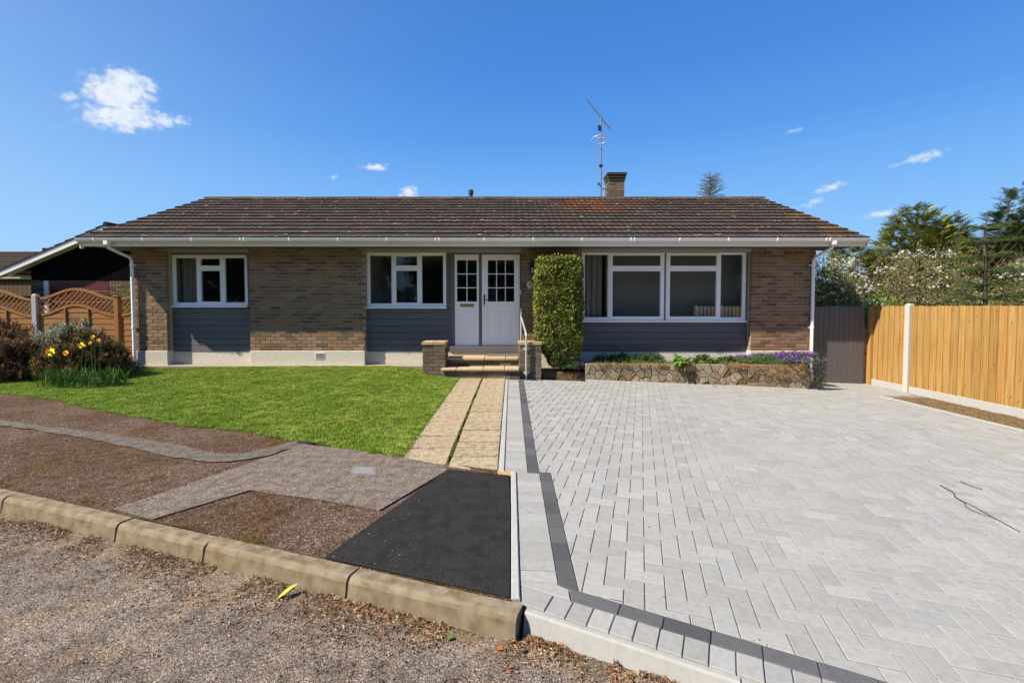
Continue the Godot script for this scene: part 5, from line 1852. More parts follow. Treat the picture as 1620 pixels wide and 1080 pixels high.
func build_front_plants() -> void:
	rng.seed = 101
	# clipped column bush
	var bu := thing("clipped_bush", "tall clipped column of small-leaved evergreen between door and big window", "bush", Vector3(0.98, 0.15, -9.72))
	var leafs := clump_mesh(7, 0.05, 0.048, 0.027, 7)
	var xs := []
	var cs := []
	var nz := FastNoiseLite.new()
	nz.seed = 8; nz.frequency = 1.6; nz.fractal_octaves = 3
	for k in 12500:
		var t := pow(rng.randf(), 0.95)
		var y := lerpf(0.22, 2.44, t)
		var w := 0.455 * smoothstep(-0.35, 0.35, t) 
		var dd := 0.34 * smoothstep(-0.4, 0.3, t)
		var cx := 0.985 + 0.10 * (1.0 - smoothstep(0.0, 0.35, t))
		var a := rnd(0, TAU)
		# rounded rectangle
		var ca := cos(a)
		var sa := sin(a)
		var rr := pow(pow(absf(ca), 4.5) + pow(absf(sa), 4.5), -1.0 / 4.5)
		var lump := 1.0 + 0.10 * nz.get_noise_3d(ca * 0.7, y * 1.2, sa * 0.7)
		var deep := 1.0 - 0.28 * pow(rng.randf(), 2.0)
		if t > 0.93: deep = sqrt(rng.randf())
		var p := Vector3(cx + ca * rr * w * deep * lump, y + 0.05 * nz.get_noise_2d(ca * 2.0, sa * 2.0), -9.72 + sa * rr * dd * deep * lump)
		xs.append(any_turn(rnd(0.7, 1.25), p))
		var m := nz.get_noise_3d(p.x * 2.2, p.y * 2.2, p.z * 2.2)
		var c := Color(0.125, 0.17, 0.028).lerp(Color(0.34, 0.38, 0.085), clampf(rnd(0.0, 0.8) + m * 0.6, 0.0, 1.0))
		if rng.randf() < 0.20 + 0.25 * clampf(-m * 2.0, 0.0, 1.0) * 0.6: c = Color(0.13, 0.085, 0.055)
		cs.append(tone(c, 0.2, 0.08))
	bake(bu, "foliage", leafs, MAT.leaf, xs, cs)
	var b := MB.new()
	for k in 14:
		var o := Vector3(1.08 + rnd(-0.08, 0.08), 0.1, -9.72 + rnd(-0.06, 0.06))
		var e := Vector3(0.98 + rnd(-0.3, 0.3), rnd(1.2, 2.2), -9.72 + rnd(-0.2, 0.2))
		b.tube([o, o.lerp(e, 0.4) + rdir() * 0.04, e], 0.018, 0.006, 5, false)
	put(bu, "stems", b.mesh(), MAT.bark)

	# shrubs at the corner of the lawn
	var shr := [
		{"n": "heather_bush", "l": "dense brown-red heather bush at the edge of the lawn, below the concrete post", "c": Vector3(-10.15, 0.05, -9.1), "r": Vector3(1.25, 1.12, 0.85), "a": Color(0.105, 0.055, 0.035), "b": Color(0.34, 0.20, 0.12), "k": 3600},
		{"n": "silver_bush", "l": "silvery grey-green bush in front of the trellis fence", "c": Vector3(-8.95, 0.08, -9.5), "r": Vector3(0.78, 1.06, 0.6), "a": Color(0.13, 0.14, 0.095), "b": Color(0.66, 0.68, 0.60), "k": 2600},
		{"n": "heather_bush", "l": "dark brown-green heather bush behind the daffodils near the house corner", "c": Vector3(-8.28, 0.08, -9.05), "r": Vector3(0.80, 0.90, 0.62), "a": Color(0.06, 0.055, 0.028), "b": Color(0.33, 0.22, 0.10), "k": 2700},
	]
	var sprig := sprig_mesh(10, 0.20, 0.008, 0.036, 12)
	for e in shr:
		var s := thing(e.n, e.l, "bush", e.c)
		xs = []
		cs = []
		for k in e.k:
			var dir := rdir()
			dir.y = absf(dir.y) * 0.98 + 0.02
			var rr := pow(rng.randf(), 0.35)
			var lump: float = 1.0 + 0.25 * nz.get_noise_3d(dir.x * 1.4 + e.c.x, dir.y * 1.4, dir.z * 1.4)
			var p: Vector3 = e.c + dir * e.r * rr * lump
			p.y -= 0.12
			if p.y < e.c.y: continue
			xs.append(Transform3D(Basis(Vector3(dir.z, 0.01, -dir.x).normalized(), 0.75 * (1.0 - dir.y)) * Basis(Vector3.UP, rnd(0, TAU)) * Basis.from_scale(Vector3.ONE * rnd(0.7, 1.2)), p))
			cs.append(tone((e.a as Color).lerp(e.b, clampf(rng.randf() * 0.85 + nz.get_noise_3d(p.x * 2.0, p.y * 2.0, p.z * 2.0) * 0.8, 0.0, 1.0)), 0.25, 0.06))
		bake(s, "foliage", sprig, MAT.leaf, xs, cs)
		b = MB.new()
		for k in 26:
			var o: Vector3 = e.c + Vector3(rnd(-0.15, 0.15), 0, rnd(-0.15, 0.15))
			var q: Vector3 = e.c + Vector3(rnd(-0.75, 0.75) * e.r.x, rnd(0.35, 0.8) * e.r.y, rnd(-0.7, 0.7) * e.r.z)
			b.tube([o, o.lerp(q, 0.5) + Vector3(0, 0.06, 0), q], 0.012, 0.004, 5, false)
		put(s, "stems", b.mesh(), MAT.bark)

	# daffodils
	var df := thing("daffodil_clump", "clump of yellow daffodils with strap leaves on the lawn edge", "flowers", Vector3(-7.45, 0.06, -8.2))
	b = MB.new()
	for k in 330:
		var g := rng.randf()
		var o := Vector3(lerpf(-8.22, -6.85, g), 0.05, -8.2 + rnd(-0.28, 0.28) * (1.0 - absf(g - 0.5)))
		var h := rnd(0.20, 0.40)
		var lean := Vector3(rnd(-0.6, 0.7), 1.0, rnd(-0.4, 0.6))
		var tip := o + lean.normalized() * h
		if rng.randf() < 0.3: tip += Vector3(lean.x, -0.6, lean.z) * 0.12
		var m := o.lerp(tip, 0.6) + Vector3(0, 0.05, 0)
		var a := rnd(0, TAU)
		var s := Vector3(cos(a), 0, sin(a)) * rnd(0.005, 0.009)
		b.col = tone(Color(0.095, 0.165, 0.050), 0.3, 0.1)
		b.quad(o - s, o + s, m + s, m - s)
		b.tri(m - s, m + s, tip)
	put(df, "leaves", b.mesh(), MAT.blade)
	var heads := [[-8.0, 0.66, -8.10, 1.3, 0], [-7.79, 0.64, -8.15, 0.85, 1], [-7.70, 0.76, -8.35, 0.95, 0], [-7.62, 0.90, -8.5, 0.62, 1], [-7.47, 0.84, -8.45, 0.66, 1], [-7.68, 0.79, -8.5, 0.55, 1], [-7.78, 0.74, -8.5, 0.4, 0]]
	for f in heads:
		var at := Vector3(f[0], f[1] - 0.02, f[2])
		var fl := group_node(df, "flower", at)
		b = MB.new()
		b.col = Color(0.07, 0.13, 0.04)
		b.tube([Vector3(at.x + rnd(-0.05, 0.05), 0.06, at.z + 0.02), at + Vector3(0, -0.05, -0.03), at + Vector3(0, 0, -0.02)], 0.005, 0.004, 5, false)
		put(fl, "stem", b.mesh(), MAT.blade)
		b = MB.new()
		var face := Vector3(rnd(-0.5, 0.3), rnd(-0.05, 0.25), 1).normalized()
		var u := face.cross(Vector3.UP).normalized()
		var w := u.cross(face).normalized()
		var r: float = 0.062 * f[3]
		for k in 6:
			var a := TAU * k / 6.0 + 0.2
			var d := u * cos(a) + w * sin(a)
			var q := u * -sin(a) + w * cos(a)
			b.col = Color(0.88, 0.70, 0.035) if f[4] == 0 else Color(0.80, 0.50, 0.05)
			b.tri(at, at + d * r * 0.6 + q * r * 0.34 - face * 0.004, at + d * r * 1.08)
			b.tri(at, at + d * r * 1.08, at + d * r * 0.6 - q * r * 0.34 - face * 0.004)
		put(fl, "petals", b.mesh(), MAT.leaf)
		b = MB.new()
		b.col = Color(0.85, 0.50, 0.015)
		b.tube([at, at + face * r * 0.3, at + face * r * 0.8], r * 0.26, r * 0.46, 8, false)
		put(fl, "trumpet", b.mesh(), MAT.petal)


# ---------------------------------------------------------------- raised bed in front of the big window
func build_bed() -> void:
	rng.seed = 202
	var A := Vector2(1.50, 9.44)
	var B := Vector2(5.95, 9.26)
	var t := (B - A).normalized()
	var L := (B - A).length()
	var xf := Transform3D(Basis(Vector3(t.x, 0, -t.y), Vector3.UP, Vector3(t.x, 0, -t.y).cross(Vector3.UP)), Vector3(A.x, 0, -A.y))
	var wl := thing("stone_wall", "low rubble stone retaining wall of the flower bed under the big window", "wall", Vector3(3.7, -0.15, -9.4))
	var b := MB.new()
	b.slab(PackedVector2Array([A, B, Vector2(6.2, 9.9), Vector2(6.3, 10.17), Vector2(1.5, 10.17)]), -0.45, 0.235, 0.0, Transform3D(GROUND_XF.basis, Vector3(0, 0, 0)))
	put(wl, "core", b.mesh(), MAT.soil)
	b = MB.new()
	b.slab(PackedVector2Array([Vector2(0, -0.4), Vector2(L, -0.4), Vector2(L, 0.26), Vector2(0, 0.27)]), -0.10, -0.004, 0.0, xf)
	put(wl, "mortar", b.mesh(), MAT.mortar)
	# stones: cells of a scattered set of points
	var pts := []
	for r in 5:
		var x := -0.1
		while x < L + 0.1:
			x += rnd(0.08, 0.27)
			pts.append(Vector2(x, -0.27 + r * 0.115 + rnd(-0.06, 0.06)))
	for i in pts.size():
		var cell := PackedVector2Array([Vector2(0, -0.38), Vector2(L, -0.38), Vector2(L, 0.27), Vector2(0, 0.28)])
		for j in pts.size():
			if i == j or absf(pts[i].x - pts[j].x) > 0.7 or cell.is_empty():
				continue
			var mid: Vector2 = (pts[i] + pts[j]) / 2
			var nn: Vector2 = (pts[j] - pts[i]).normalized()
			var cut := PackedVector2Array()
			for k in cell.size():
				var p := cell[k]
				var q := cell[(k + 1) % cell.size()]
				var dp := (p - mid).dot(nn) + 0.007
				var dq := (q - mid).dot(nn) + 0.007
				if dp <= 0.0: cut.append(p)
				if dp * dq < 0.0: cut.append(p.lerp(q, dp / (dp - dq)))
			cell = cut
		if cell.size() < 3:
			continue
		var lo := cell[0]
		var hi := cell[0]
		for p in cell:
			lo = lo.min(p); hi = hi.max(p)
		if (hi - lo).x < 0.03 or (hi - lo).y < 0.03:
			continue
		b = MB.new()
		var pal := [Color(0.40, 0.38, 0.35), Color(0.31, 0.295, 0.27), Color(0.46, 0.44, 0.40), Color(0.32, 0.27, 0.235), Color(0.38, 0.375, 0.365)]
		b.col = tone(pal[rng.randi() % 5], 0.15, 0.06)
		var proud := rnd(0.002, 0.016)
		b.slab(cell, -0.06, proud, minf(0.007, minf((hi - lo).x, (hi - lo).y) * 0.2), xf)
		put(wl, "stone", b.mesh(), MAT.stone)
	# return of the wall and the lower bed beneath the bush
	b = MB.new()
	b.slab(PackedVector2Array([Vector2(0.62, 9.52), Vector2(1.49, 9.50), Vector2(1.49, 10.17), Vector2(0.62, 10.17)]), -0.4, 0.10, 0.02, GROUND_XF)
	var sb := put(self, "bush_bed_soil", b.mesh(), MAT.soil)
	tag(sb, "shaded soil below the clipped bush", "", "", "structure")

	# trailing dry growth on the wall
	var straw := MB.new()
	for k in 7:
		var o := Vector3(rnd(-0.03, 0.03), 0, rnd(-0.02, 0.02))
		var e := Vector3(rnd(-0.10, 0.10), rnd(-0.10, 0.03), rnd(0.0, 0.05))
		var s := Vector3(0.0022, 0.001, 0)
		straw.col = grey(rnd(0.7, 1.3))
		straw.quad(o - s, o + s, o + e * 0.5 + Vector3(0, 0.012, 0) + s, o + e * 0.5 + Vector3(0, 0.012, 0) - s)
		straw.tri(o + e * 0.5 + Vector3(0, 0.012, 0) - s, o + e * 0.5 + Vector3(0, 0.012, 0) + s, o + e)
	var sm := straw.mesh()
	var xs := []
	var cs := []
	var nz := FastNoiseLite.new()
	nz.seed = 3; nz.frequency = 1.1
	for k in 2600:
		var u := rnd(0.05, L)
		var dens := 0.12 + 0.7 * smoothstep(2.6, 4.0, u) + nz.get_noise_1d(u * 2.0) * 0.7
		if rng.randf() > dens: continue
		var hang := rnd(0.0, 0.05 + 0.22 * smoothstep(2.8, 4.1, u))
		var top := rng.randf() < 0.6
		var p := xf * Vector3(u, 0.275 - (0.0 if top else hang), rnd(-0.25, 0.04) if top else rnd(0.035, 0.06))
		xs.append(upright(rnd(0.7, 1.3), p, 0.5))
		cs.append(tone(Color(0.30, 0.155, 0.065).lerp(Color(0.36, 0.25, 0.12), rng.randf()), 0.25, 0.05))
	var st := scatter(self, "dry_trailing_stems", sm, MAT.litter, xs, cs, "stuff")
	tag(st, "dry brown stems trailing over the stone wall", "dry stems")

	# low green cover creeping to the top edge of the wall
	xs = []
	cs = []
	for k in 900:
		var u := rnd(0.1, L - 0.2)
		if nz.get_noise_1d(u * 2.6 + 40.0) < -0.05: continue
		xs.append(any_turn(rnd(0.4, 0.8), xf * Vector3(u, 0.27 + rnd(-0.03, 0.03), rnd(-0.32, 0.05))))
		cs.append(tone(Color(0.12, 0.145, 0.045), 0.4, 0.12))
	var cover := scatter(self, "ground_cover", clump_mesh(9, 0.05, 0.04, 0.016, 19), MAT.leaf, xs, cs, "stuff")
	tag(cover, "low green creeping growth along the top of the stone wall", "ground cover")

	# broad-leaved plant
	var pl := thing("broad_leaved_plant", "bright green broad-leaved plant hanging over the middle of the stone wall", "plant", Vector3(3.42, 0.26, -9.40))
	for k in 46:
		b = MB.new()
		var a := rnd(0, TAU)
		var dir := Vector3(cos(a), rnd(-0.5, 0.9), sin(a) * 0.8 + 0.25).normalized()
		var o := Vector3(3.42, 0.31, -9.38) + Vector3(rnd(-0.10, 0.10), rnd(-0.06, 0.10), rnd(-0.04, 0.06))
		var l := rnd(0.15, 0.25)
		var side := dir.cross(Vector3.UP).normalized() * rnd(0.035, 0.055)
		var up := side.cross(dir).normalized() * 0.012
		var tip := o + dir * l + Vector3(0, -0.035, 0)
		var m := o + dir * l * 0.45 + Vector3(0, 0.012, 0)
		b.col = tone(Color(0.085, 0.20, 0.030), 0.25, 0.08)
		b.tri(o, m + side - up, m); b.tri(o, m, m - side - up)
		b.tri(m, m + side - up, tip); b.tri(m, tip, m - side - up)
		put(pl, "leaf", b.mesh(), MAT.leaf)

	# small green plants along the plinth
	var spots := [[1.95, 9.85, 0.13, "small dark green plant in the bed near the clipped bush"], [2.30, 9.9, 0.16, "dark leafy plant in the bed below the left pane of the big window"], [2.62, 9.88, 0.12, "low dark plant in the bed left of the broad-leaved plant"], [3.0, 9.9, 0.15, "dark plant in the bed just behind the broad-leaved plant"], [4.05, 9.8, 0.14, "small green tuft in the bed right of the broad-leaved plant"], [4.5, 9.75, 0.12, "low tuft in the bed left of the purple flowers"]]
	var leafs := clump_mesh(10, 0.06, 0.06, 0.03, 17)
	for e in spots:
		var s := thing("bed_plant", e[3], "plant", Vector3(e[0], 0.235, -e[1]), "small plants in the raised bed")
		xs = []
		cs = []
		for k in 60:
			var d := rdir()
			xs.append(any_turn(rnd(0.6, 1.0), Vector3(e[0], 0.25, -e[1]) + Vector3(d.x * 0.22, absf(d.y) * e[2], d.z * 0.10)))
			cs.append(tone(Color(0.06, 0.11, 0.022), 0.4, 0.1))
		bake(s, "foliage", leafs, MAT.leaf, xs, cs)

	# aubrieta: grey-green cushions with purple flowers
	var flower := MB.new()
	for k in 4:
		var a := TAU * k / 4.0
		var d := Vector3(cos(a), 0.25, sin(a)) * 0.013
		var q := Vector3(-sin(a), 0, cos(a)) * 0.007
		flower.col = grey(1.0)
		flower.tri(Vector3.ZERO, d * 0.7 + q, d)
		flower.tri(Vector3.ZERO, d, d * 0.7 - q)
	var fm := flower.mesh()
	var small := clump_mesh(10, 0.03, 0.022, 0.009, 23)
	var cush := [
		{"l": "purple aubrieta cushion spilling over the gate end of the stone wall", "n": 4200, "f": 2300, "k": 0},
		{"l": "small purple aubrieta growing under the clipped bush", "n": 420, "f": 110, "k": 1},
	]
	for e in cush:
		var o: Vector3 = Vector3(5.5, 0.24, -9.45) if e.k == 0 else Vector3(1.25, 0.2, -9.55)
		var s := thing("aubrieta", e.l, "flowers", o)
		xs = []
		cs = []
		var fx := []
		var fc := []
		for k in int(e.n) + int(e.f):
			var isf: bool = k >= int(e.n)
			var p: Vector3
			if e.k == 0:
				var u := rnd(0.0, 1.0)
				var x := lerpf(4.62, 6.22, u)
				var w := smoothstep(0.0, 0.75, u)
				var a := rng.randf()
				# a blanket lying on the bed that hangs over the wall end
				var back := -10.02
				var frontz := -9.24 - 0.10 * (1.0 - w)
				var z := lerpf(back, frontz, a)
				var hang := 0.0
				if isf and w < 0.7:
					z = lerpf(back, -9.6, rng.randf())
				if a > 0.72 and u > 0.72:
					hang = (a - 0.72) / 0.28 * 0.46 * smoothstep(0.72, 0.86, u)
					z = -9.20 + rnd(-0.06, 0.05)
				var y := 0.28 + 0.14 * sin(PI * clampf(a * 0.9 + 0.05, 0, 1)) * (0.5 + 0.7 * w) - hang + 0.05 * nz.get_noise_2d(x * 5.0, z * 5.0)
				p = Vector3(x, y + rnd(-0.04, 0.02), z)
			else:
				var d := rdir()
				p = o + Vector3(d.x * 0.25, absf(d.y) * 0.13, d.z * 0.15)
				if isf: p.x = o.x + absf(d.x) * 0.27
			if isf:
				fx.append(upright(rnd(0.9, 1.5), p + Vector3(0, 0.035, 0.015), 0.9))
				fc.append(tone(Color(0.27, 0.085, 0.55), 0.3, 0.1))
			else:
				xs.append(any_turn(rnd(0.8, 1.4), p))
				cs.append(tone(Color(0.085, 0.135, 0.045), 0.35, 0.08))
		bake(s, "foliage", small, MAT.leaf, xs, cs)
		bake(s, "blossoms", fm, MAT.leaf, fx, fc)

	# soil strip beside the fence
	b = MB.new()
	var bump := FastNoiseLite.new()
	bump.seed = 6; bump.frequency = 4.0
	b.grid(16, 90, func(i: int, j: int) -> Array:
		var x := lerpf(6.97, 7.92, i / 16.0)
		var d := lerpf(3.2, 8.72 + (x - 6.97) * 0.1, j / 90.0)
		return [Vector3(x, -0.035 * x - 0.015 + 0.022 * bump.get_noise_2d(x, d), -d), Color(1, 1, 1)])
	var so := put(self, "soil_strip", b.mesh(), MAT.soil)
	tag(so, "strip of bare soil between the drive and the timber fence", "", "", "structure")
	xs = []
	cs = []
	for k in 900:
		var x := rnd(7.05, 7.9)
		var d := rnd(3.6, 8.5)
		if bump.get_noise_2d(x * 0.35 + 9.0, d * 0.35) < 0.12: continue
		xs.append(upright(rnd(0.3, 0.7), Vector3(x, -0.035 * x - 0.02, -d), 0.4))
		cs.append(tone(Color(0.13, 0.19, 0.03), 0.3))
	var wd := scatter(self, "sparse_weeds", clump_mesh(9, 0.05, 0.07, 0.01, 29), MAT.blade, xs, cs, "stuff")
	tag(wd, "sparse green weeds in the soil strip by the fence", "weeds")


# ---------------------------------------------------------------- trees and tall shrubs
func conifer(called: String, label: String, base: Vector3, hgt: float, rad: float, n: int, ca: Color, cb: Color, tip_bend: float, start := 0.05) -> void:
	var o := thing(called, label, "tree", base)
	var b := MB.new()
	var top := base + Vector3(tip_bend * 0.3, hgt, 0)
	b.tube([base - Vector3(0, 0.2, 0), base.lerp(top, 0.5) + Vector3(rnd(-0.05, 0.05), 0, 0), base.lerp(top, 0.9), top + Vector3(tip_bend, -absf(tip_bend) * 0.1, 0)], 0.012 * hgt, 0.006, 7, false)
	var sp := spray_mesh(8, 0.60, 0.26, 0.020, 0.18, 61)
	var xs := []
	var cs := []
	var nz := FastNoiseLite.new()
	nz.seed = int(base.x * 100.0); nz.frequency = 0.7
	for k in n:
		var t := 1.0 - pow(rng.randf(), 0.62) * (1.0 - start)
		var a := rnd(0, TAU)
		var prof := pow(1.0 - t, 0.62) * rad * (1.0 + 0.42 * nz.get_noise_3d(cos(a) * 1.6, t * hgt * 0.8, sin(a) * 1.6)) + 0.06
		var q := 1.0 - 0.55 * pow(rng.randf(), 1.6)
		var dir := Vector3(cos(a), 0.25 + 0.55 * t, sin(a)).normalized()
		var c := base.lerp(top, t) + Vector3(tip_bend * maxf(0.0, t - 0.8) * 4.0, 0, 0)
		var p := c + Vector3(cos(a), 0.10, sin(a)) * prof * q
		xs.append(facing(dir + rdir() * 0.35, rnd(-0.6, 0.6), rnd(0.6, 1.15) * (0.55 + 0.45 * (1.0 - t)), p))
		cs.append(tone(ca.lerp(cb, clampf(rng.randf() + nz.get_noise_3d(p.x, p.y, p.z) * 0.5, 0.0, 1.0)), 0.22, 0.08))
	put(o, "trunk", b.mesh(), MAT.bark)
	bake(o, "crown", sp, MAT.needle, xs, cs)

func spruce(label: String, base: Vector3, hgt: float, rad: float, whorls: int, col: Color, lift := 0.0) -> void:
	var o := thing("spruce_tree", label, "tree", base)
	var b := MB.new()
	b.tube([base - Vector3(0, 0.2, 0), base + Vector3(0.03, hgt * 0.5, 0), base + Vector3(-0.03, hgt * 0.85, 0), base + Vector3(0, hgt * 1.0, 0)], 0.010 * hgt + 0.02, 0.006, 8, false)
	var tw := MB.new()
	for k in 26:
		var t := k / 26.0
		var a := TAU * t * 7.3
		var q := Vector3(0, -0.05 * t * t, t * 0.36)
		var e := q + Vector3(cos(a) * 0.045, sin(a) * 0.045, 0.03) * 1.4
		tw.col = grey(0.8 + 0.4 * fposmod(k * 0.618, 1.0))
		tw.tri(q - Vector3(0.004, 0, 0.004), q + Vector3(0.004, 0, 0.004), e)
		tw.tri(q - Vector3(0, 0.005, 0.004), q + Vector3(0, 0.005, 0.004), q + (e - q) * 0.9 + Vector3(0, 0, 0.02))
	var tm := tw.mesh()
	var xs := []
	var cs := []
	for w in whorls:
		var t := 0.12 + 0.86 * w / whorls
		var c := base + Vector3(0, hgt * t, 0)
		for k in 6:
			var a := TAU * k / 6.0 + w * 0.7 + rnd(-0.3, 0.3)
			var l := rad * pow(1.0 - t, 0.75) * rnd(0.7, 1.15) + 0.20
			var dr := rnd(-0.15, 0.35) - lift
			var pts := []
			for s in 6:
				var f := s / 5.0
				pts.append(c + Vector3(cos(a) * l * f, 0.28 * l * f * (1.0 - 0.9 * f) + (0.10 * t * 2.0 - dr) * l * f, sin(a) * l * f))
			b.tube(pts, 0.012 + 0.010 * (1.0 - t), 0.004, 5, false)
			var m := int(l * 20.0) + 3
			for s in m:
				var f := (s + 0.5) / m
				var at: Vector3 = pts[int(f * 4.99)].lerp(pts[int(f * 4.99) + 1], fposmod(f * 4.99, 1.0))
				var dir: Vector3 = Vector3(cos(a), 0.15, sin(a)) + Vector3(-sin(a), 0, cos(a)) * ([-1.0, 1.0][s % 2]) * rnd(0.5, 1.1)
				xs.append(facing(dir, rnd(0, TAU), rnd(0.6, 1.0) * (0.65 + 0.35 * (1.0 - t)), at))
				cs.append(tone(col, 0.3, 0.08))
	put(o, "trunk", b.mesh(), MAT.bark)
	bake(o, "needles", tm, MAT.needle, xs, cs)

func blossom_shrub(label: String, base: Vector3, r: Vector3, n: int, white: int, cols: Array, twigs: int, lean: float) -> void:
	var o := thing("flowering_shrub", label, "shrub", base)
	var b := MB.new()
	for k in twigs:
		var e := base + Vector3(rnd(-0.9, 0.9) * r.x + lean * rng.randf(), rnd(0.55, 1.12) * r.y, rnd(-0.8, 0.8) * r.z)
		var s := base + Vector3(rnd(-0.5, 0.5) * r.x, 0, rnd(-0.3, 0.3) * r.z)
		var m := s.lerp(e, 0.55) + Vector3(rnd(-0.1, 0.1), 0.15, rnd(-0.1, 0.1))
		b.col = tone(Color(1.5, 1.3, 1.15), 0.3)
		b.tube([s, m, e], 0.014, 0.0035, 4, false)
	put(o, "branches", b.mesh(), MAT.bark)
	var leafs := clump_mesh(9, 0.10, 0.065, 0.026, 37)
	var nz := FastNoiseLite.new()
	nz.seed = int(base.x * 77.0); nz.frequency = 0.8; nz.fractal_octaves = 3
	var xs := []
	var cs := []
	for k in n:
		var d := rdir()
		d.y = absf(d.y)
		var rr := pow(rng.randf(), 0.33)
		var p := base + Vector3(d.x * r.x, d.y * r.y, d.z * r.z) * rr * (1.0 + 0.22 * nz.get_noise_3d(d.x * 2.5, d.y * 2.5, d.z * 2.5))
		if nz.get_noise_3d(p.x * 2.4, p.y * 2.4, p.z * 2.4) < -0.16: continue
		xs.append(any_turn(rnd(0.6, 1.15), p))
		cs.append(tone((cols[0] as Color).lerp(cols[1], clampf(0.5 + nz.get_noise_3d(p.x * 1.6, p.y * 1.6 + 20.0, p.z * 1.6) * 1.6, 0.0, 1.0)), 0.3, 0.1))
	bake(o, "foliage", leafs, MAT.leaf, xs, cs)
	var fl := MB.new()
	for k in 12:
		var a := TAU * k / 12.0
		var q := Vector3(cos(a) * 0.05 * (0.4 + 0.6 * (k % 2)), rnd(-0.006, 0.006), sin(a) * 0.05 * (0.4 + 0.6 * (k % 2)))
		for s in 3:
			var g := TAU * s / 3.0 + a
			fl.tri(q, q + Vector3(cos(g), 0.2, sin(g)) * 0.02, q + Vector3(cos(g + 1.2), 0.2, sin(g + 1.2)) * 0.02)
	var fm := fl.mesh()
	xs = []
	cs = []
	var tiers := 9
	for k in white:
		var d := rdir()
		var tier := (rng.randi() % tiers + 0.5) / tiers
		var yy := tier * 0.98
		var ring := sqrt(maxf(0.02, 1.0 - yy * yy)) * rnd(0.82, 1.06)
		var a := rnd(0, TAU)
		var p := base + Vector3(cos(a) * ring * r.x, yy * r.y + rnd(-0.13, 0.13) + 0.06 * nz.get_noise_1d(a * 3.0 + tier * 9.0), sin(a) * ring * r.z)
		if nz.get_noise_3d(p.x * 1.1 + 50.0, p.y * 1.1, p.z * 1.1) < -0.14: continue
		xs.append(any_turn(rnd(0.22, 0.55), p))
		cs.append(tone(Color(0.68, 0.68, 0.61), 0.15, 0.03))
	bake(o, "blossoms", fm, MAT.leaf, xs, cs)

func leafy_tree(label: String, base: Vector3, hgt: float, rad: float, n: int) -> void:
	var o := thing("broadleaf_tree", label, "tree", base)
	var b := MB.new()
	b.tube([base - Vector3(0, 0.3, 0), base + Vector3(0.1, hgt * 0.4, 0), base + Vector3(0, hgt * 0.75, 0)], 0.22, 0.08, 8, false)
	for k in 8:
		var s := base + Vector3(0.05, hgt * rnd(0.25, 0.5), 0)
		var e := base + Vector3(rnd(-0.7, 0.7) * rad, hgt * rnd(0.55, 0.9), rnd(-0.7, 0.7) * rad)
		b.tube([s, s.lerp(e, 0.5) + Vector3(0, 0.3, 0), e], 0.09, 0.03, 6, false)
	put(o, "trunk", b.mesh(), MAT.bark)
	var leafs := clump_mesh(12, 0.46, 0.36, 0.20, 43)
	var xs := []
	var cs := []
	for k in n:
		var d := rdir()
		var p := base + Vector3(0, hgt * 0.56, 0) + Vector3(d.x * rad, d.y * hgt * 0.46, d.z * rad) * pow(rng.randf(), 0.35)
		xs.append(any_turn(rnd(0.7, 1.2), p))
		cs.append(tone(Color(0.05, 0.075, 0.02), 0.35, 0.1))
	bake(o, "crown", leafs, MAT.leaf, xs, cs)

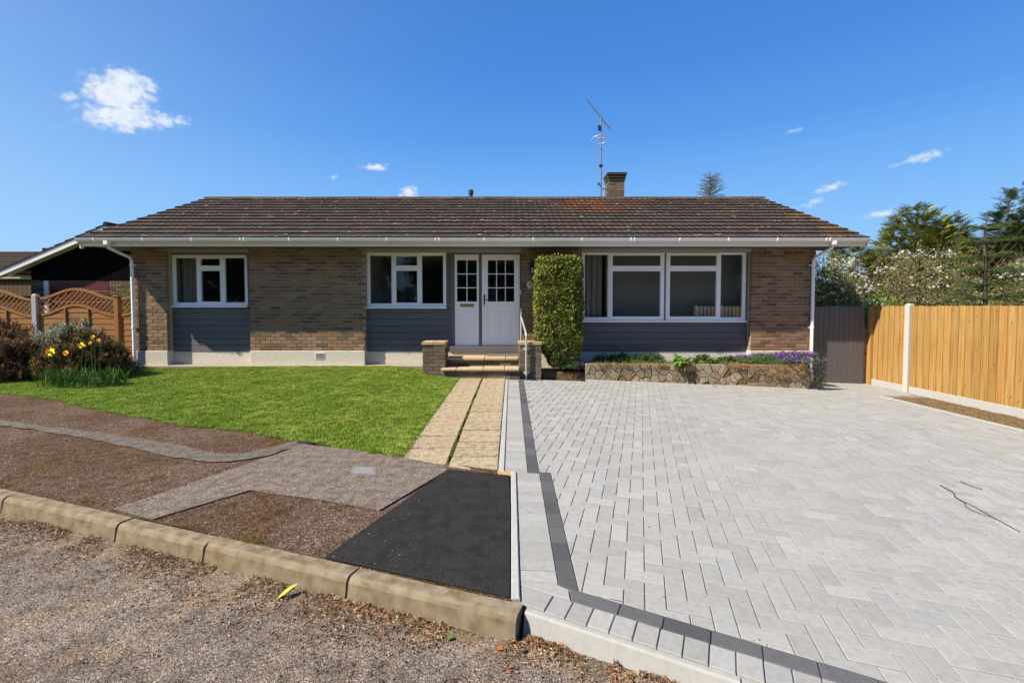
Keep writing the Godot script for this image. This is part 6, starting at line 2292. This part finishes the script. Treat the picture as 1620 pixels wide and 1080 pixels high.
func build_trees() -> void:
	rng.seed = 303
	var dk := Color(0.065, 0.095, 0.020)
	var lt := Color(0.34, 0.35, 0.065)
	blossom_shrub("twiggy white-blossomed shrub rising behind the grey side gate", Vector3(8.7, -0.4, -12.9), Vector3(1.7, 3.25, 1.2), 4600, 4200, [Color(0.17, 0.14, 0.09), Color(0.19, 0.205, 0.06)], 70, 0.3)
	blossom_shrub("white-blossomed shrub behind the fence just past its concrete post", Vector3(11.2, -0.4, -12.8), Vector3(1.9, 3.5, 1.4), 5200, 2400, [Color(0.19, 0.155, 0.10), Color(0.20, 0.195, 0.065)], 90, 0.8)
	blossom_shrub("white tiered shrub behind the fence at the far right of the view", Vector3(13.2, -0.4, -11.7), Vector3(1.8, 3.2, 1.3), 4600, 2600, [Color(0.15, 0.14, 0.07), Color(0.21, 0.21, 0.07)], 60, 0.2)
	blossom_shrub("low bright green shrub showing just over gate and fence corner", Vector3(8.9, -0.4, -11.5), Vector3(0.95, 2.3, 0.6), 1600, 10, [Color(0.085, 0.145, 0.022), Color(0.15, 0.24, 0.035)], 20, 0.0)
	conifer("cypress_tree", "broad dark green cypress with a pointed top behind the gate shrubs", Vector3(14.6, -0.4, -17.0), 5.45, 2.2, 5200, dk, lt, 0.05)
	conifer("cypress_tree", "cypress with a drooping bare tip right of the pointed cypress", Vector3(16.2, -0.4, -17.6), 5.2, 1.7, 3800, dk, Color(0.14, 0.17, 0.045), 0.35)
	conifer("cypress_tree", "short bushy conifer filling the gap low beside the two cypresses", Vector3(13.0, -0.4, -18.0), 4.4, 1.6, 2600, dk, lt, -0.1)
	conifer("cedar_tree", "tall thin weeping conifer near the right end of the fence view", Vector3(16.75, -0.4, -16.0), 5.95, 1.0, 1300, Color(0.045, 0.07, 0.03), Color(0.14, 0.165, 0.06), 0.5, 0.25)
	conifer("cypress_tree", "bushy grey-green conifer at the right edge of the picture", Vector3(18.0, -0.4, -16.2), 5.2, 1.5, 3000, Color(0.045, 0.065, 0.025), Color(0.13, 0.155, 0.05), -0.2)
	conifer("cypress_tree", "dark conifer closing the gap behind the drooping cypress", Vector3(17.6, -0.4, -19.0), 4.9, 2.0, 3000, dk, Color(0.20, 0.22, 0.055), 0.1)
	conifer("cypress_tree", "dark conifer far behind the white tiered shrub", Vector3(20.6, -0.4, -19.0), 5.2, 2.2, 3000, dk, Color(0.20, 0.22, 0.055), -0.1)
	spruce("sparse young spruce with an orange-brown stem just behind the timber fence", Vector3(10.1, -0.35, -10.0), 3.8, 0.85, 11, Color(0.060, 0.100, 0.028))
	spruce("blue-grey spruce top showing above the roof ridge", Vector3(9.28, -0.4, -22.0), 8.1, 1.35, 46, Color(0.17, 0.19, 0.15), 0.45)
	blossom_shrub("bright green clipped shrub showing over the trellis beside the house", Vector3(-11.9, 0.05, -15.0), Vector3(1.1, 2.0, 0.8), 1700, 0, [Color(0.09, 0.16, 0.02), Color(0.16, 0.25, 0.03)], 8, 0.0)
	# across the road, mirrored in the windows
	var spots := [[-26.0, "far left end of the hedge"], [-19.0, "left part of the hedge"], [-12.0, "bedroom window"], [-5.0, "window beside the door"], [2.0, "front door"], [9.0, "big window"], [16.0, "timber fence"], [23.0, "far right end of the hedge"]]
	for e in spots:
		leafy_tree("leafy tree across the road facing the " + e[1], Vector3(e[0] + rnd(-1, 1), -0.1, 16.0 + rnd(-1, 1)), rnd(7.5, 9.5), 3.7, 850)
	var hg := thing("roadside_hedge", "long dark hedge on the far side of the road, mirrored in the windows", "hedge", Vector3(-2, -0.05, 12.5))
	var hx := []
	var hc := []
	for k in 4200:
		hx.append(any_turn(rnd(0.8, 1.2), Vector3(rnd(-30, 25), rnd(0.0, 2.6), 12.5 + rnd(-0.7, 0.7))))
		hc.append(tone(Color(0.045, 0.07, 0.018), 0.35, 0.1))
	bake(hg, "foliage", clump_mesh(12, 0.26, 0.17, 0.09, 47), MAT.leaf, hx, hc)


# ---------------------------------------------------------------- litter and small things
func build_litter() -> void:
	rng.seed = 404
	var fl := MB.new()
	fl.tri(Vector3(-0.008, 0, 0), Vector3(0, 0.003, -0.006), Vector3(0.012, 0.002, 0))
	fl.tri(Vector3(-0.008, 0, 0), Vector3(0.012, 0.002, 0), Vector3(0.001, 0.004, 0.006))
	var fm := fl.mesh()
	var xs := []
	var cs := []
	var nz := FastNoiseLite.new()
	nz.seed = 9; nz.frequency = 1.4
	var pal := [Color(0.22, 0.10, 0.05), Color(0.16, 0.085, 0.045), Color(0.30, 0.18, 0.09), Color(0.36, 0.27, 0.17), Color(0.06, 0.045, 0.03)]
	for k in 15000:
		var x := -5.5 + 7.6 * rng.randf()
		var front := kerb_d(x) - 0.135 if x < 0.06 else drop_d(x) - 0.06
		var away := -log(maxf(1e-4, rng.randf())) * 0.14 * (1.0 if x < 0.0 else 0.35)
		if rng.randf() < 0.05: away = rnd(0.0, 1.6)
		if nz.get_noise_2d(x * 1.2, away * 0.8) < -0.10 + 0.10 * (1.0 if x > 0.0 else 0.0): continue
		xs.append(Transform3D(Basis(Vector3.UP, rnd(0, TAU)) * Basis(Vector3.RIGHT, rnd(-0.5, 0.5)) * Basis.from_scale(Vector3(rnd(0.4, 1.9), 0.9, rnd(0.2, 0.8))), Vector3(x, -0.104 + 0.016 * exp(-away * 9.0) * rng.randf() + minf(away, 3.0) * 0.012, -(front - away))))
		cs.append(tone(pal[rng.randi() % 5], 0.25, 0.08))
	for k in 1500:
		var x := -9.0 + 8.4 * rng.randf()
		var d := lerpf(kerb_d(x) + 0.02, lawn_d(x), pow(rng.randf(), 1.3))
		xs.append(Transform3D(Basis(Vector3.UP, rnd(0, TAU)) * Basis.from_scale(Vector3(rnd(0.4, 1.0), 0.6, rnd(0.4, 0.9))), Vector3(x, 0.016, -d)))
		cs.append(tone(pal[rng.randi() % 5], 0.25, 0.08))
	for k in 110:
		var x := rnd(0.3, 6.5)
		var d := rnd(maxf(1.6, 2.3 - 0.46 * x), 9.0)
		xs.append(Transform3D(Basis(Vector3.UP, rnd(0, TAU)) * Basis.from_scale(Vector3(rnd(0.4, 0.9), 0.8, rnd(0.4, 0.9))), Vector3(x, -0.035 * x + 0.003, -d)))
		cs.append(tone(pal[rng.randi() % 5], 0.25, 0.08))
	var lt := scatter(self, "leaf_litter", fm, MAT.litter, xs, cs, "stuff")
	tag(lt, "brown leaf crumbs drifted along the foot of the kerb", "leaf litter")
	# chippings and grit on the road
	xs = []
	cs = []
	var st := MB.new()
	st.cbox(Vector3.ZERO, Vector3(0.008, 0.006, 0.007), 0.002)
	for k in 2600:
		var x := rnd(-5.0, 2.0)
		var front := kerb_d(x) - 0.14 if x < 0.06 else drop_d(x) - 0.07
		xs.append(any_turn(rnd(0.4, 1.2), Vector3(x, -0.103 + 0.004, -(front - pow(rng.randf(), 1.5) * 1.9))))
		cs.append(tone([Color(0.30, 0.27, 0.23), Color(0.15, 0.135, 0.12), Color(0.45, 0.42, 0.37)][rng.randi() % 3], 0.2))
	var gt := scatter(self, "loose_gravel", st.mesh(), MAT.stone, xs, cs, "stuff")
	tag(gt, "loose stone chippings lying on the road", "gravel")

	var yl := MB.new()
	yl.col = Color(0.72, 0.55, 0.06)
	var a := Vector3(-1.225, -0.094, -2.385)
	var e := Vector3(-1.150, -0.062, -2.475)
	var s := Vector3(0.014, 0.004, 0.012)
	var m := a.lerp(e, 0.5) + Vector3(0, 0.008, 0)
	var m1 := a.lerp(e, 0.28) + Vector3(0, 0.004, 0)
	var m2 := a.lerp(e, 0.72) + Vector3(0, 0.007, 0)
	yl.tri(a, m1 + s * 0.75, m1); yl.tri(a, m1, m1 - s * 0.75)
	yl.quad(m1, m1 + s * 0.75, m + s, m); yl.quad(m1 - s * 0.75, m1, m, m - s)
	yl.quad(m, m + s, m2 + s * 0.7, m2); yl.quad(m - s, m, m2, m2 - s * 0.7)
	yl.tri(m2, m2 + s * 0.7, e); yl.tri(m2 - s * 0.7, m2, e)
	var y := put(self, "yellow_leaf", yl.mesh(), MAT.leaf)
	tag(y, "single bright yellow fallen leaf leaning at the foot of the kerb", "leaf")
	var g := MB.new()
	g.col = Color(0.07, 0.13, 0.025)
	a = Vector3(-0.29, -0.098, -2.09)
	g.tri(a, a + Vector3(0.020, 0.010, -0.004), a + Vector3(0.014, 0.014, -0.024)); g.tri(a, a + Vector3(0.014, 0.014, -0.024), a + Vector3(-0.006, 0.006, -0.018)); g.tri(a, a + Vector3(-0.006, 0.006, -0.018), a + Vector3(-0.012, 0.004, -0.004))
	y = put(self, "green_leaf", g.mesh(), MAT.leaf)
	tag(y, "small green leaf lying by the kerb near the drive", "leaf")
	g = MB.new()
	g.col = Color(0.30, 0.075, 0.03)
	a = Vector3(-0.06, -0.098, -2.03)
	g.tri(a, a + Vector3(0.024, 0.004, 0.004), a + Vector3(0.014, 0.013, -0.012)); g.tri(a, a + Vector3(0.014, 0.013, -0.012), a + Vector3(-0.004, 0.010, -0.014)); g.tri(a, a + Vector3(-0.004, 0.010, -0.014), a + Vector3(-0.016, 0.004, -0.003))
	y = put(self, "red_leaf", g.mesh(), MAT.leaf)
	tag(y, "curled rust-red leaf by the kerb where the drive begins", "leaf")

	var tw := thing("fallen_twig", "long forked dark twig lying on the pale drive", "twig", Vector3(3.6, -0.12, -3.6))
	var b := MB.new()
	var P := func(x: float, d: float) -> Vector3: return Vector3(x, -0.035 * x + 0.008, -d)
	b.tube([P.call(3.74, 4.02), P.call(3.71, 3.87), P.call(3.62, 3.76), P.call(3.60, 3.66), P.call(3.59, 3.56), P.call(3.56, 3.44), P.call(3.53, 3.30), P.call(3.50, 3.16)], 0.0055, 0.0022, 5)
	put(tw, "main_stem", b.mesh(), MAT.twig_bark)
	b = MB.new()
	b.tube([P.call(3.60, 3.66), P.call(3.53, 3.58), P.call(3.50, 3.50), P.call(3.52, 3.42), P.call(3.545, 3.36)], 0.0035, 0.0018, 5)
	put(tw, "fork", b.mesh(), MAT.twig_bark)
	b = MB.new()
	b.tube([P.call(4.03, 4.14), P.call(4.02, 4.06), P.call(4.035, 3.95)], 0.0045, 0.003, 5)
	var t2 := put(self, "short_twig", b.mesh(), MAT.twig_bark)
	tag(t2, "short bent twig on the drive beside the long forked one", "twig")
	b = MB.new()
	b.tube([Vector3(-1.14, -0.085, -2.47), Vector3(-1.09, -0.09, -2.40), Vector3(-1.06, -0.092, -2.31), Vector3(-1.00, -0.092, -2.22)], 0.003, 0.0015, 5)
	t2 = put(self, "thin_twig", b.mesh(), MAT.twig_bark)
	tag(t2, "thin brown twig on the road beside the yellow leaf", "twig")

	# two chair backs seen through the big window
	for k in 2:
		var x0: float = [4.22, 4.79][k]
		var ch := thing("armchair", ["striped armchair back behind the middle pane of the big window", "striped armchair back behind the right-hand pane of the big window"][k], "armchair", Vector3(x0 + 0.26, 0.46, -10.9), "armchairs in the front room")
		for q in 12:
			var c := MB.new()
			c.col = tone(Color(0.62, 0.52, 0.38), 0.05) if q % 2 == 0 else tone(Color(0.30, 0.19, 0.12), 0.1)
			c.span(Vector3(x0 + q * 0.042, 0.75, -10.62), Vector3(x0 + q * 0.042 + 0.041, 1.44, -10.74), 0.012)
			put(ch, "stripe_panel", c.mesh(), MAT.petal)
		var c := MB.new()
		c.col = Color(0.55, 0.47, 0.35)
		c.span(Vector3(x0 - 0.02, 0.47, -10.60), Vector3(x0 + 0.53, 0.74, -11.2), 0.03)
		put(ch, "seat", c.mesh(), MAT.petal)
		c = MB.new()
		c.col = Color(0.62, 0.55, 0.42)
		c.span(Vector3(x0 - 0.035, 0.75, -10.60), Vector3(x0 - 0.002, 1.46, -10.76), 0.012)
		put(ch, "side_roll", c.mesh(), MAT.petal)


func _ready() -> void:
	rng.seed = 1
	build_materials()
	build_sky()
	build_ground()
	build_drive()
	build_bungalow()
	build_entrance()
	build_aerial()
	build_right_fence()
	build_trellis_fence()
	build_neighbours()
	build_lawn()
	build_bed()
	build_front_plants()
	build_trees()
	build_litter()
